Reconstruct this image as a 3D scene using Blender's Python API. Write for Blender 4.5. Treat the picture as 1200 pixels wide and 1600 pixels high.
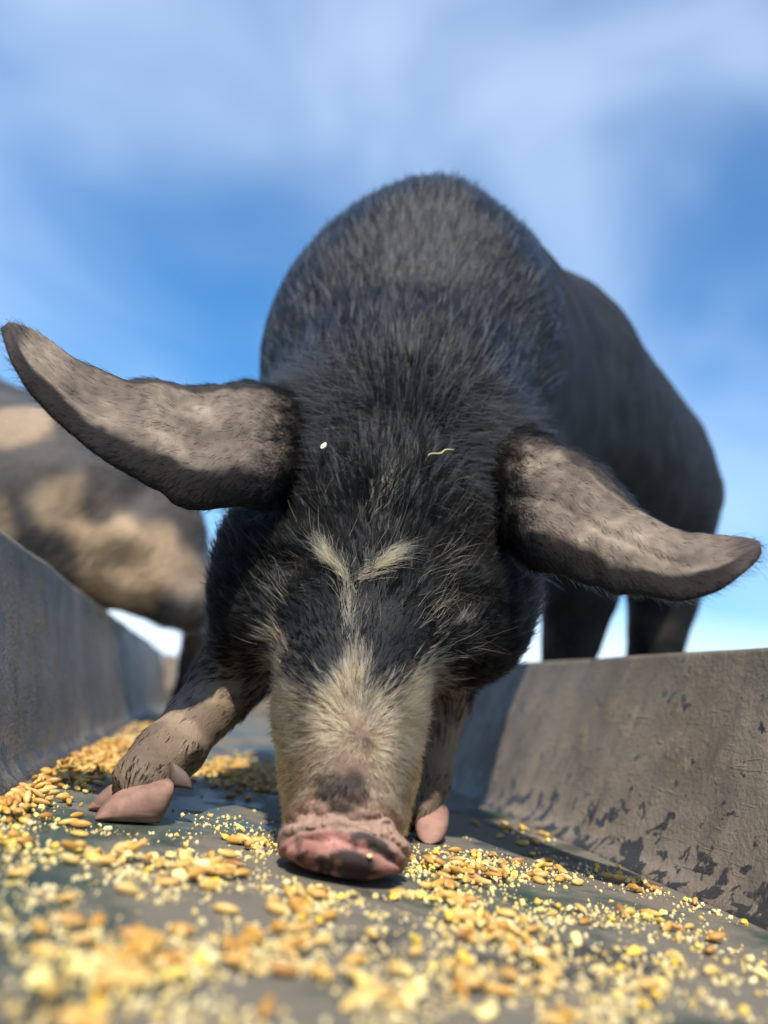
import bpy, bmesh, math, time
import numpy as np
from mathutils import Vector, Matrix

T0 = time.time()
RNG = np.random.default_rng(11)
scene = bpy.context.scene
for o in list(bpy.data.objects):
    bpy.data.objects.remove(o)

# ------------------------------------------------------------------ camera
CAM_H = 0.065                       # lens height above the trough floor (m)
FPX = 1200.0                        # focal length in pixels of the 1200x1600 photograph
PITCH, ROLL = math.radians(14.3), math.radians(8.8)
FOCUS = 0.368
FSTOP = 5.8
fw = np.array([0, math.cos(PITCH), math.sin(PITCH)])
_up0 = np.cross([1.0, 0, 0], fw)
rt = math.cos(ROLL) * np.array([1.0, 0, 0]) + math.sin(ROLL) * _up0
up = -math.sin(ROLL) * np.array([1.0, 0, 0]) + math.cos(ROLL) * _up0
CAM = np.array([0, 0, CAM_H])

cd = bpy.data.cameras.new('camera')
cam = bpy.data.objects.new('camera', cd)
scene.collection.objects.link(cam)
cd.sensor_fit = 'HORIZONTAL'
cd.sensor_width = 36.0
cd.lens = 36.0 * FPX / 1200.0
cd.clip_start = 0.01
cd.clip_end = 3000
cd.dof.use_dof = True
cd.dof.focus_distance = FOCUS
cd.dof.aperture_fstop = FSTOP
cam.matrix_world = Matrix(((rt[0], up[0], -fw[0], CAM[0]), (rt[1], up[1], -fw[1], CAM[1]),
                           (rt[2], up[2], -fw[2], CAM[2]), (0, 0, 0, 1)))
scene.camera = cam

# ------------------------------------------------------------------ sky, sun, exposure
SUN_DIR = Vector((-0.05, -0.63, 0.77)).normalized()       # towards the sun
world = bpy.data.worlds.new('World')
scene.world = world
world.use_nodes = True
wn, wl = world.node_tree.nodes, world.node_tree.links
wn.clear()
w_out = wn.new('ShaderNodeOutputWorld')
w_bg = wn.new('ShaderNodeBackground')
w_bg.inputs['Strength'].default_value = 0.12
sky = wn.new('ShaderNodeTexSky')
sky.sky_type = 'NISHITA'
sky.sun_disc = False
sky.sun_elevation = math.asin(SUN_DIR.z)
sky.sun_rotation = math.atan2(SUN_DIR.x, SUN_DIR.y)
sky.altitude = 200
sky.air_density = 1.2
sky.dust_density = 0.4
sky.ozone_density = 4.0
tc = wn.new('ShaderNodeTexCoord')
mp = wn.new('ShaderNodeMapping')
mp.inputs['Location'].default_value = (9.1, 6.3, 2.2)
mp.inputs['Scale'].default_value = (1.0, 1.0, 1.5)
wl.new(tc.outputs['Generated'], mp.inputs['Vector'])
n1 = wn.new('ShaderNodeTexNoise')
n1.inputs['Scale'].default_value = 2.4
n1.inputs['Detail'].default_value = 3.0
n1.inputs['Roughness'].default_value = 0.48
n1.inputs['Distortion'].default_value = 0.35
wl.new(mp.outputs['Vector'], n1.inputs['Vector'])
cr = wn.new('ShaderNodeMapRange')
cr.interpolation_type = 'SMOOTHSTEP'
cr.inputs['From Min'].default_value = 0.28
cr.inputs['From Max'].default_value = 0.80
cr.inputs['To Min'].default_value = 0.08
cr.inputs['To Max'].default_value = 0.44
wl.new(n1.outputs['Fac'], cr.inputs['Value'])
sx = wn.new('ShaderNodeSeparateXYZ')
wl.new(tc.outputs['Generated'], sx.inputs['Vector'])
hz = wn.new('ShaderNodeMapRange')            # bright haze bank all round the horizon
hz.interpolation_type = 'SMOOTHSTEP'
hz.inputs['From Min'].default_value = 0.06
hz.inputs['From Max'].default_value = 0.22
hz.inputs['To Min'].default_value = 0.95
hz.inputs['To Max'].default_value = 0.0
wl.new(sx.outputs['Z'], hz.inputs['Value'])
mxm = wn.new('ShaderNodeMath')
mxm.operation = 'MAXIMUM'
wl.new(cr.outputs['Result'], mxm.inputs[0])
wl.new(hz.outputs['Result'], mxm.inputs[1])
cloudcol = wn.new('ShaderNodeRGB')
cloudcol.outputs[0].default_value = (6.5, 7.7, 9.2, 1)
mixc = wn.new('ShaderNodeMix')
mixc.data_type = 'RGBA'
wl.new(mxm.outputs[0], mixc.inputs['Factor'])
hs = wn.new('ShaderNodeHueSaturation')
hs.inputs['Saturation'].default_value = 1.5
wl.new(sky.outputs['Color'], hs.inputs['Color'])
wl.new(hs.outputs['Color'], mixc.inputs['A'])
wl.new(cloudcol.outputs[0], mixc.inputs['B'])
wl.new(mixc.outputs['Result'], w_bg.inputs['Color'])
wl.new(w_bg.outputs[0], w_out.inputs['Surface'])

sd = bpy.data.lights.new('sun', 'SUN')
sd.energy = 5.0
sd.angle = math.radians(0.53)
sd.color = (1.0, 0.94, 0.85)
sun = bpy.data.objects.new('sun', sd)
scene.collection.objects.link(sun)
sun.rotation_euler = SUN_DIR.to_track_quat('Z', 'Y').to_euler()
scene.view_settings.view_transform = 'Standard'
scene.view_settings.look = 'None'
scene.view_settings.gamma = 1.0
scene.view_settings.exposure = 0.58
scene.view_settings.use_curve_mapping = False
scene.cycles.max_bounces = 8
scene.cycles.use_denoising = True

# ------------------------------------------------------------------ helpers
def ray(px, py):
    return fw + rt * (px - 600.0) / FPX - up * (py - 800.0) / FPX
def PY(px, py, Y):                   # pixel + forward distance
    d = ray(px, py)
    return CAM + d * (Y / d[1])
def PZ(px, py, z=0.0):               # pixel lying on a level plane
    d = ray(px, py)
    return CAM + d * ((z - CAM_H) / d[2])
def project(p):
    v = np.asarray(p) - CAM
    w = v @ fw
    return 600 + FPX * (v @ rt) / w, 800 - FPX * (v @ up) / w, w
def nrm(v):
    return v / np.maximum(np.linalg.norm(v, axis=-1, keepdims=True), 1e-9)
def sstep(a, b, x):
    t = np.clip((x - a) / (b - a), 0, 1)
    return t * t * (3 - 2 * t)

def _hash(ix, iy, iz, seed):
    h = (ix.astype(np.int64) * 73856093) ^ (iy.astype(np.int64) * 19349663) ^ (iz.astype(np.int64) * 83492791) ^ (seed * 2654435)
    h = (h ^ (h >> 13)) * 1274126177
    h = h ^ (h >> 16)
    return ((h & 0xFFFF) / 65535.0).astype(np.float32)
def vnoise(p, scale, seed=0, octaves=2):
    out = np.zeros(len(p), np.float32); amp = 1.0; tot = 0
    for o in range(octaves):
        q = p * (scale * 2 ** o)
        i = np.floor(q); f = q - i; f = f * f * (3 - 2 * f)
        ix, iy, iz = i[:, 0], i[:, 1], i[:, 2]
        acc = 0
        for dx in (0, 1):
            wx = f[:, 0] if dx else 1 - f[:, 0]
            for dy in (0, 1):
                wy = f[:, 1] if dy else 1 - f[:, 1]
                for dz in (0, 1):
                    wz = f[:, 2] if dz else 1 - f[:, 2]
                    acc = acc + wx * wy * wz * _hash(ix + dx, iy + dy, iz + dz, seed + o * 17)
        out += amp * acc; tot += amp; amp *= 0.5
    return out / tot

def empty(name, loc, label, cat, group=None):
    o = bpy.data.objects.new(name, None)
    o.location = loc
    o.empty_display_size = 0.05
    scene.collection.objects.link(o)
    o['label'] = label; o['category'] = cat
    if group: o['group'] = group
    return o
def base_of(parent):
    b = np.zeros(3)
    while parent is not None:
        b = b + np.array(parent.location); parent = parent.parent
    return b
def mesh_obj(name, verts, faces, mat, parent=None, smooth=True, col=None, loc=None):
    """verts in world coordinates (n,3); faces (m,3|4) array or list"""
    verts = np.asarray(verts, np.float64)
    base = base_of(parent)
    me = bpy.data.meshes.new(name)
    o = bpy.data.objects.new(name, me)
    if loc is not None:
        o.location = Vector(np.asarray(loc) - base)
        base = np.asarray(loc, float)
    v = (verts - base)
    if isinstance(faces, np.ndarray):
        m, k = faces.shape
        me.vertices.add(len(v)); me.vertices.foreach_set('co', v.astype(np.float32).ravel())
        me.loops.add(m * k); me.loops.foreach_set('vertex_index', faces.astype(np.int32).ravel())
        me.polygons.add(m)
        me.polygons.foreach_set('loop_start', np.arange(0, m * k, k, dtype=np.int32))
        me.update(calc_edges=True)
    else:
        me.from_pydata([tuple(x) for x in v], [], faces)
    if smooth:
        me.polygons.foreach_set('use_smooth', np.ones(len(me.polygons), bool))
    if col is not None:
        a = me.attributes.new('skin_color', 'FLOAT_COLOR', 'POINT')
        c = np.ones((len(v), 4), np.float32); c[:, :3] = col
        a.data.foreach_set('color', c.ravel())
    me.update()
    me.materials.append(mat)
    o.parent = parent
    scene.collection.objects.link(o)
    return o

# ---------- node material helper
class NM:
    def __init__(self, name):
        self.m = bpy.data.materials.new(name); self.m.use_nodes = True
        self.n = self.m.node_tree.nodes; self.l = self.m.node_tree.links
        self.b = self.n['Principled BSDF']; self.out = self.n['Material Output']
    def node(self, t, **kw):
        x = self.n.new(t)
        for k, v in kw.items():
            if k.startswith('_'): setattr(x, k[1:], v)
            else: x.inputs[k.replace('__', ' ')].default_value = v
        return x
    def link(self, a, b): self.l.new(a, b)
    def noise(self, scale, detail=3, rough=0.5, vec=None, dist=0.0):
        x = self.node('ShaderNodeTexNoise', Scale=scale, Detail=detail, Roughness=rough, Distortion=dist)
        if vec is not None: self.link(vec, x.inputs['Vector'])
        return x.outputs['Fac']
    def rng(self, v, a, b, c=0.0, d=1.0):
        x = self.node('ShaderNodeMapRange', From__Min=a, From__Max=b, To__Min=c, To__Max=d)
        x.interpolation_type = 'SMOOTHSTEP'
        self.link(v, x.inputs['Value']); return x.outputs['Result']
    def math(self, op, a, b=None):
        x = self.n.new('ShaderNodeMath'); x.operation = op
        for i, v in enumerate((a, b)):
            if v is None: continue
            if isinstance(v, (int, float)): x.inputs[i].default_value = v
            else: self.link(v, x.inputs[i])
        return x.outputs[0]
    def mix(self, f, a, b, mode='MIX'):
        x = self.n.new('ShaderNodeMix'); x.data_type = 'RGBA'; x.blend_type = mode
        for k, v in (('Factor', f), ('A', a), ('B', b)):
            s = x.inputs[k] if k == 'Factor' else [i for i in x.inputs if i.name == k and i.type == 'RGBA'][0]
            if isinstance(v, (int, float)): s.default_value = v
            elif isinstance(v, tuple): s.default_value = (*v, 1)
            else: self.link(v, s)
        return [o for o in x.outputs if o.type == 'RGBA'][0]
    def bump(self, h, strength, dist, prev=None):
        x = self.node('ShaderNodeBump', Strength=strength, Distance=dist)
        self.link(h, x.inputs['Height'])
        if prev is not None: self.link(prev, x.inputs['Normal'])
        return x.outputs['Normal']
    def coord(self, which='Object', scale=None):
        o = self.n.new('ShaderNodeTexCoord').outputs[which]
        if scale is None: return o
        m = self.node('ShaderNodeMapping'); m.inputs['Scale'].default_value = scale
        self.link(o, m.inputs['Vector']); return m.outputs['Vector']

# ------------------------------------------------------------------ materials
def mat_skin(name, rough=0.6, bump=0.35, spec=.14):
    M = NM(name)
    at = M.node('ShaderNodeAttribute', _attribute_name='skin_color')
    oc = M.coord()
    n = M.noise(260, 4, 0.6, oc)
    c = M.mix(0.35, at.outputs['Color'], M.mix(1.0, at.outputs['Color'], M.mix(n, (0.3, 0.3, 0.3), (1.7, 1.65, 1.6)), 'MULTIPLY'))
    M.link(c, M.b.inputs['Base Color'])
    M.b.inputs['Roughness'].default_value = rough
    M.b.inputs['Specular IOR Level'].default_value = spec
    w = M.noise(900, 3, 0.6, oc)
    v = M.node('ShaderNodeTexVoronoi', Scale=420.0, _feature='DISTANCE_TO_EDGE')
    M.link(oc, v.inputs['Vector'])
    M.link(M.bump(w, bump, 0.0006, M.bump(M.rng(v.outputs['Distance'], 0, .16), bump * .8, 0.0005)), M.b.inputs['Normal'])
    return M.m
def mat_hair(name, rough=0.22, ior=1.32):
    M = NM(name)
    M.n.remove(M.b)
    h = M.n.new('ShaderNodeBsdfHairPrincipled')
    h.parametrization = 'COLOR'
    h.inputs['Roughness'].default_value = rough
    h.inputs['Radial Roughness'].default_value = 0.4
    h.inputs['IOR'].default_value = ior
    if 'Coat' in h.inputs: h.inputs['Coat'].default_value = 0.0
    at = M.node('ShaderNodeAttribute', _attribute_name='hair_color')
    M.link(at.outputs['Color'], h.inputs['Color'])
    M.link(h.outputs[0], M.out.inputs['Surface'])
    return M.m
def mat_hoof():
    M = NM('hoof_horn')
    oc = M.coord()
    n = M.noise(70, 4, 0.6, oc)
    s = M.noise(30, 3, 0.6, M.coord('Object', (1, 1, 9)))
    c = M.mix(M.rng(n, .35, .7), (0.31, 0.175, 0.132), (0.17, 0.10, 0.075))
    c = M.mix(M.rng(s, .46, .66, 0, .75), c, (0.13, 0.085, 0.062))
    M.link(c, M.b.inputs['Base Color'])
    M.b.inputs['Roughness'].default_value = 0.68
    M.b.inputs['Specular IOR Level'].default_value = 0.25
    M.b.inputs['Subsurface Weight'].default_value = 0.1
    M.b.inputs['Subsurface Radius'].default_value = (0.004, 0.002, 0.001)
    M.link(M.bump(s, .3, .001), M.b.inputs['Normal'])
    return M.m
def mat_plain(name, col, rough):
    M = NM(name); M.b.inputs['Base Color'].default_value = (*col, 1); M.b.inputs['Roughness'].default_value = rough
    n = M.noise(300, 3, .5, M.coord()); M.link(M.bump(n, .1, .0005), M.b.inputs['Normal'])
    return M.m
def mat_wall():
    M = NM('muddy_painted_steel')
    oc = M.coord()
    big = M.noise(9, 5, .6, oc)
    mid = M.noise(38, 5, .62, oc)
    fine = M.noise(330, 4, .65, oc)
    streak = M.noise(60, 4, .6, M.coord('Object', (1, 1, .16)))
    c = M.mix(M.rng(big, .35, .68), (0.130, 0.102, 0.073), (0.220, 0.178, 0.132))
    c = M.mix(M.rng(mid, .5, .72, 0, .6), c, (0.28, 0.225, 0.158))
    c = M.mix(M.rng(streak, .48, .68, 0, .45), c, (0.065, 0.052, 0.040))
    # dark damp spots, thicker near the floor
    z = M.node('ShaderNodeSeparateXYZ'); M.link(oc, z.inputs['Vector'])
    low = M.rng(z.outputs['Z'], 0.0, 0.085, 0.17, -0.02)
    spot = M.noise(75, 4, .55, oc, .4)
    damp = M.rng(M.math('ADD', spot, low), .605, .65)
    c = M.mix(damp, c, (0.035, 0.029, 0.024))
    grit = M.rng(fine, .62, .74)
    c = M.mix(M.math('MULTIPLY', grit, .5), c, (0.30, 0.27, 0.22))
    # bare green paint at the rubbed rim
    rim = M.math('MULTIPLY', M.rng(z.outputs['Z'], .121, .129), M.rng(mid, .38, .6))
    c = M.mix(M.math('MULTIPLY', rim, .35), c, (0.13, 0.14, 0.11))
    M.link(c, M.b.inputs['Base Color'])
    r = M.mix(damp, M.mix(M.rng(mid, .4, .65), (.55, .55, .55), (.75, .75, .75)), (.42, .42, .42))
    M.link(r, M.b.inputs['Roughness'])
    b = M.bump(mid, .4, .004)
    b = M.bump(fine, .55, .0016, b)
    v = M.node('ShaderNodeTexVoronoi', Scale=95.0); M.link(oc, v.inputs['Vector'])
    b = M.bump(M.rng(v.outputs['Distance'], 0.05, .30, 1, 0), .2, .001, b)
    scr = M.noise(300, 2, .5, M.coord('Object', (.1, .1, 1.0)), .8)
    b = M.bump(M.rng(scr, .64, .72), .45, .0008, b)
    M.link(b, M.b.inputs['Normal'])
    return M.m
def mat_floor():
    M = NM('worn_green_floor')
    oc = M.coord()
    big = M.noise(7, 5, .6, oc, .3)
    mid = M.noise(30, 5, .6, oc, .4)
    fine = M.noise(420, 4, .65, oc)
    c = M.mix(M.rng(mid, .35, .65), (0.020, 0.042, 0.033), (0.044, 0.068, 0.050))
    dust = M.rng(M.math('ADD', M.math('MULTIPLY', big, .65), M.math('MULTIPLY', mid, .35)), .41, .54)
    c = M.mix(M.math('MULTIPLY', dust, .8), c, (0.155, 0.125, 0.092))
    mud = M.rng(M.noise(16, 4, .6, oc, .5), .57, .64)
    c = M.mix(M.math('MULTIPLY', mud, .85), c, (0.030, 0.026, 0.023))
    flour = M.rng(fine, .60, .72)
    c = M.mix(M.math('MULTIPLY', flour, M.rng(mid, .42, .6, .1, .65)), c, (0.42, 0.37, 0.26))
    M.link(c, M.b.inputs['Base Color'])
    M.link(M.rng(dust, 0, 1, .42, .8), M.b.inputs['Roughness'])
    b = M.bump(mid, .35, .003); b = M.bump(fine, .4, .0012, b)
    M.link(b, M.b.inputs['Normal'])
    return M.m
def mat_ground():
    M = NM('trodden_field')
    oc = M.coord()
    a = M.noise(.6, 6, .6, oc); b_ = M.noise(9, 5, .65, oc); f = M.noise(70, 4, .6, oc)
    c = M.mix(M.rng(a, .4, .62), (0.085, 0.062, 0.042), (0.060, 0.085, 0.030))
    c = M.mix(M.rng(b_, .45, .7, 0, .6), c, (0.12, 0.10, 0.065))
    M.link(c, M.b.inputs['Base Color']); M.b.inputs['Roughness'].default_value = .9
    M.link(M.bump(f, .6, .02, M.bump(b_, .6, .06)), M.b.inputs['Normal'])
    return M.m
def mat_grain(name, kind, attr=False):
    M = NM(name)
    if attr:
        rnd = M.node('ShaderNodeAttribute', _attribute_name='tint').outputs['Fac']
    else:
        rnd = M.n.new('ShaderNodeObjectInfo').outputs['Random']
    ramp = M.n.new('ShaderNodeValToRGB')
    M.link(rnd, ramp.inputs['Fac'])
    stops = {'barley': [(0, (0.38, 0.18, 0.032)), (.25, (0.52, 0.28, 0.055)), (.5, (0.60, 0.37, 0.09)), (.75, (0.62, 0.43, 0.15)), (.93, (0.44, 0.22, 0.05)), (1, (0.22, 0.095, 0.03))],
             'maize': [(0, (0.76, 0.44, 0.02)), (.35, (0.76, 0.52, 0.06)), (.6, (0.74, 0.58, 0.17)), (.85, (0.76, 0.66, 0.34)), (1, (0.68, 0.33, 0.02))],
             'meal': [(0, (0.56, 0.38, 0.10)), (.45, (0.62, 0.48, 0.19)), (.8, (0.66, 0.57, 0.34)), (.92, (0.40, 0.26, 0.10)), (1, (0.16, 0.10, 0.05))]}[kind]
    el = ramp.color_ramp.elements
    while len(el) < len(stops): el.new(0.5)
    for e, (p, c) in zip(el, stops): e.position = p; e.color = (*c, 1)
    oc = M.coord('Generated' if not attr else 'Object')
    if kind == 'barley':
        s = M.noise(9 if not attr else 500, 3, .6, oc)
        c = M.mix(M.rng(s, .42, .7, 0, .45), ramp.outputs['Color'], (0.36, 0.18, 0.05))
    else:
        s = M.noise(4 if not attr else 350, 3, .6, oc)
        c = M.mix(M.rng(s, .45, .7, 0, .5), ramp.outputs['Color'], (0.74, 0.60, 0.26))
    M.link(c, M.b.inputs['Base Color'])
    M.b.inputs['Roughness'].default_value = 0.42 if kind == 'barley' else .55
    M.b.inputs['Subsurface Weight'].default_value = 0.0
    M.link(M.bump(s, .3, .0006), M.b.inputs['Normal'])
    return M.m

M_SKIN = mat_skin('pig_skin'); M_EAR = mat_skin('ear_skin', .7, .22, .08)
M_HAIR = mat_hair('pig_hair'); M_COAT = mat_hair('trunk_coat', .3, 1.15); M_HOOF = mat_hoof()
M_EYE = mat_plain('eye_wet', (0.012, 0.008, 0.006), .6)
M_DEW = mat_plain('dewclaw_horn', (.10, .07, .055), .7)
M_WALL = mat_wall(); M_FLOOR = mat_floor(); M_GROUND = mat_ground()

# ------------------------------------------------------------------ ground
GZ = -0.028
g = 1500.0
gv, gf = [], []
rr = [0, .5, 1, 2, 4, 8, 16, 40, 120, 400, g]
na = 48
gv.append((0, 0, GZ))
for r in rr[1:]:
    for k in range(na):
        a = 2 * math.pi * k / na
        gv.append((r * math.cos(a), r * math.sin(a), GZ - (0 if r < 6 else .0)))
for k in range(na): gf.append((0, 1 + k, 1 + (k + 1) % na))
for i in range(len(rr) - 2):
    for k in range(na):
        a, b = 1 + i * na + k, 1 + i * na + (k + 1) % na
        gf.append((a, a + na, b + na, b))
ground = mesh_obj('ground', gv, gf, M_GROUND)
ground['kind'] = 'structure'; ground['label'] = 'trodden muddy field under the feed trough'

# ------------------------------------------------------------------ trough
TA = math.radians(10.9)
TD = np.array([-math.sin(TA), math.cos(TA), 0.0])       # along the trough
TN = np.array([math.cos(TA), math.sin(TA), 0.0])        # across it
X_L, X_R, W_H, FLARE = -0.088, 0.260, 0.1305, 0.040
T_NEAR, T_FAR = -0.55, 2.3
trough = empty('feed_trough', Vector(TD * .6 + TN * .08 + np.array([0, 0, GZ])),
               'long shallow green feed trough with muddy flared sides, strewn with grain', 'trough')
def tp(n, t, z): return TN * n + TD * t + np.array([0, 0, z])
def sweep(name, profile, t0, t1, steps, mat, jitter=0.0):
    """closed cross-section (n,z) swept along the trough"""
    k = len(profile); vs, fs = [], []
    ts = np.linspace(t0, t1, steps)
    for i, t in enumerate(ts):
        w = jitter * (math.sin(t * 5.1 + profile[0][0] * 9) + .6 * math.sin(t * 11.7 + 1.0) + .5 * math.sin(t * 31 + 2.) + .3 * math.sin(t * 67))
        for (n, z) in profile: vs.append(tp(n + w * max(z, 0) / W_H, t, z))
    for i in range(steps - 1):
        for j in range(k):
            a, b = i * k + j, i * k + (j + 1) % k
            fs.append((a, b, b + k, a + k))
    fs.append(tuple(range(k))[::-1]); fs.append(tuple((steps - 1) * k + j for j in range(k)))
    return mesh_obj(name, vs, fs, mat, trough)
def side_profile(x, s):
    th = 0.007
    pr = []
    for z in (-0.004, 0.0, .004, .010, .03, .06, .09, .118):     # inner face with a small fillet at the floor
        n = x + s * (FLARE * max(z, 0) / W_H) - s * (0.006 * max(0, 1 - max(z, 0) / .010) ** 2)
        pr.append((n, z))
    cxn, cz = x + s * (FLARE * (W_H - .004) / W_H + th / 2), W_H - .004
    for a in np.linspace(math.pi, 0, 7):                          # rolled rim
        pr.append((cxn + s * (th / 2 + .0008) * math.cos(a), cz + .004 * math.sin(a)))
    pr.append((x + s * (FLARE * .9 + th), .110)); pr.append((x + s * (th + .002), -.004)); pr.append((x + s * th, GZ + .004))
    pr.append((x - s * .002, GZ + .004))
    return pr
wl_ = sweep('side_wall', side_profile(X_L, -1), T_NEAR, T_FAR, 220, M_WALL, .0018)
wr_ = sweep('side_wall', side_profile(X_R, 1), T_NEAR, T_FAR, 220, M_WALL, .0018)
wl_['label'] = 'shaded side wall streaked with dried mud'
wr_['label'] = 'sunlit side wall with damp spots and scratched mud'
# floor plate, gently uneven
nx, nt = 60, 260
N_, T_ = np.meshgrid(np.linspace(X_L + .002, X_R - .002, nx), np.linspace(T_NEAR + .004, T_FAR - .004, nt))
fp = TN * N_.reshape(-1, 1) + TD * T_.reshape(-1, 1)
fz = (vnoise(fp + 5, 14, 3, 3) - .5) * .0022
fp[:, 2] = fz - .001
idx = np.arange(nx * nt).reshape(nt, nx)
ff = np.stack([idx[:-1, :-1], idx[:-1, 1:], idx[1:, 1:], idx[1:, :-1]], -1).reshape(-1, 4)
floor = mesh_obj('floor_panel', fp, ff, M_FLOOR, trough)
sm = floor.modifiers.new('thickness', 'SOLIDIFY'); sm.thickness = .006; sm.offset = -1
# end walls
for t, s in ((T_NEAR, -1), (T_FAR, 1)):
    vs = []
    for tt in (t + s * .0005, t + s * .0075):
        vs += [tp(X_L - .004, tt, GZ + .004), tp(X_R + .004, tt, GZ + .004), tp(X_R + FLARE - .002, tt, W_H - .004), tp(X_L - FLARE + .002, tt, W_H - .004)]
    mesh_obj('end_wall', vs, [(0, 1, 2, 3), (7, 6, 5, 4), (0, 4, 5, 1), (1, 5, 6, 2), (2, 6, 7, 3), (3, 7, 4, 0)], M_WALL, trough, smooth=False)

# ------------------------------------------------------------------ signed-distance modelling of the pigs
def d_cone(p, a, b, ra, rb):
    a = np.asarray(a, np.float32); b = np.asarray(b, np.float32)
    ab = b - a; q = p - a
    t = np.clip(q @ ab / max(float(ab @ ab), 1e-9), 0, 1)
    q = q - t[:, None] * ab
    return np.sqrt(np.einsum('ij,ij->i', q, q)) - (ra + t * (rb - ra))
def d_ell(p, c, r, R=None):
    q = p - np.asarray(c, np.float32)
    if R is not None: q = q @ np.asarray(R, np.float32).T
    r = np.asarray(r, np.float32)
    k0 = np.sqrt(((q / r) ** 2).sum(1)); k1 = np.sqrt(((q / (r * r)) ** 2).sum(1))
    return k0 * (k0 - 1) / np.maximum(k1, 1e-6)
def smin(a, b, k):
    h = np.maximum(k - np.abs(a - b), 0) / k
    return np.minimum(a, b) - h * h * k * .25
def smax(a, b, k): return -smin(-a, -b, k)
def chain(p, pts, rad, k=.02):
    d = None
    for i in range(len(pts) - 1):
        e = d_cone(p, pts[i], pts[i + 1], rad[i], rad[i + 1])
        d = e if d is None else smin(d, e, k)
    return d
def axis_steps(segs):
    out = [segs[0][0]]
    for a, b, h in segs:
        n = max(1, int(round((b - a) / h)))
        out += list(np.linspace(a, b, n + 1)[1:])
    return np.array(out, np.float32)
def surface_nets(f, X, Y, Z, B=8):
    nx, ny, nz = len(X), len(Y), len(Z)
    D = np.empty((nx, ny, nz), np.float32)
    bi = [np.arange(0, n, B) for n in (nx, ny, nz)]
    def cen(A, i):
        j = np.minimum(i + B, len(A) - 1); return (A[i] + A[j]) / 2, (A[j] - A[i]) / 2
    (cx, hx), (cy, hy), (cz, hz_) = cen(X, bi[0]), cen(Y, bi[1]), cen(Z, bi[2])
    G = np.stack(np.meshgrid(cx, cy, cz, indexing='ij'), -1).reshape(-1, 3)
    Hh = np.stack(np.meshgrid(hx, hy, hz_, indexing='ij'), -1).reshape(-1, 3)
    dc = f(G)
    act = np.abs(dc) < np.linalg.norm(Hh, axis=1) * 1.25 + .006
    nb = (len(bi[0]), len(bi[1]), len(bi[2]))
    for idx in range(len(G)):
        if not act[idx]:
            i, j, k = np.unravel_index(idx, nb)
            D[i * B:i * B + B, j * B:j * B + B, k * B:k * B + B] = dc[idx]
    ids = np.nonzero(act)[0]; pts = []; sl = []
    for idx in ids:
        i, j, k = np.unravel_index(idx, nb)
        s = (slice(i * B, min(i * B + B, nx)), slice(j * B, min(j * B + B, ny)), slice(k * B, min(k * B + B, nz)))
        sl.append(s)
        pts.append(np.stack(np.meshgrid(X[s[0]], Y[s[1]], Z[s[2]], indexing='ij'), -1).reshape(-1, 3))
    sizes = [len(q) for q in pts]; pts = np.concatenate(pts)
    dv = np.concatenate([f(pts[i:i + 200000]) for i in range(0, len(pts), 200000)])
    o = 0
    for s, n in zip(sl, sizes):
        D[s] = dv[o:o + n].reshape(D[s].shape); o += n
    S = D < 0
    cnt = np.zeros((nx - 1, ny - 1, nz - 1), np.int8)
    for a in (0, 1):
        for b in (0, 1):
            for c in (0, 1):
                cnt += S[a:nx - 1 + a, b:ny - 1 + b, c:nz - 1 + c]
    ci, cj, ck = np.nonzero((cnt > 0) & (cnt < 8))
    vid = -np.ones(cnt.shape, np.int32); vid[ci, cj, ck] = np.arange(len(ci))
    acc = np.zeros((len(ci), 3), np.float64); num = np.zeros(len(ci))
    ax = (X, Y, Z)
    cor = [(a, b, c) for a in (0, 1) for b in (0, 1) for c in (0, 1)]
    for u in cor:
        for d in range(3):
            if u[d]: continue
            w = list(u); w[d] = 1
            i0 = (ci + u[0], cj + u[1], ck + u[2]); i1 = (ci + w[0], cj + w[1], ck + w[2])
            d0, d1 = D[i0], D[i1]
            m = (d0 < 0) != (d1 < 0)
            t = np.where(m, d0 / np.where(m, d0 - d1, 1), 0)
            P0 = np.stack([ax[q][i0[q]] for q in range(3)], 1); P1 = np.stack([ax[q][i1[q]] for q in range(3)], 1)
            acc += np.where(m[:, None], P0 + (P1 - P0) * t[:, None], 0); num += m
    V = acc / num[:, None]
    F = []
    for d in range(3):
        e = [slice(None)] * 3; e2 = [slice(None)] * 3
        e[d] = slice(0, -1); e2[d] = slice(1, None)
        A, Bv = S[tuple(e)], S[tuple(e2)]
        m = A != Bv
        o1, o2 = [(1, 2), (2, 0), (0, 1)][d]
        idx = list(np.nonzero(m))
        flip = A[m]
        ok = (idx[o1] > 0) & (idx[o2] > 0) & (idx[o1] < cnt.shape[o1]) & (idx[o2] < cnt.shape[o2])
        idx = [q[ok] for q in idx]; flip = flip[ok]
        def at(a, b):
            q = [x.copy() for x in idx]; q[o1] -= a; q[o2] -= b
            return vid[tuple(q)]
        quad = np.stack([at(0, 0), at(1, 0), at(1, 1), at(0, 1)], 1)
        quad[~flip] = quad[~flip][:, ::-1]
        F.append(quad)
    F = np.concatenate(F); F = F[(F >= 0).all(1)]
    return V, F[:, ::-1] if False else F
def vnormals(V, F):
    a = V[F[:, 0]]; b = V[F[:, 1]]; c = V[F[:, 2]]; d = V[F[:, 3]]
    n = np.cross(c - a, d - b)
    N = np.zeros_like(V)
    for k in range(4):
        for q in range(3): N[:, q] += np.bincount(F[:, k], n[:, q], len(V))
    return nrm(N)

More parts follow.
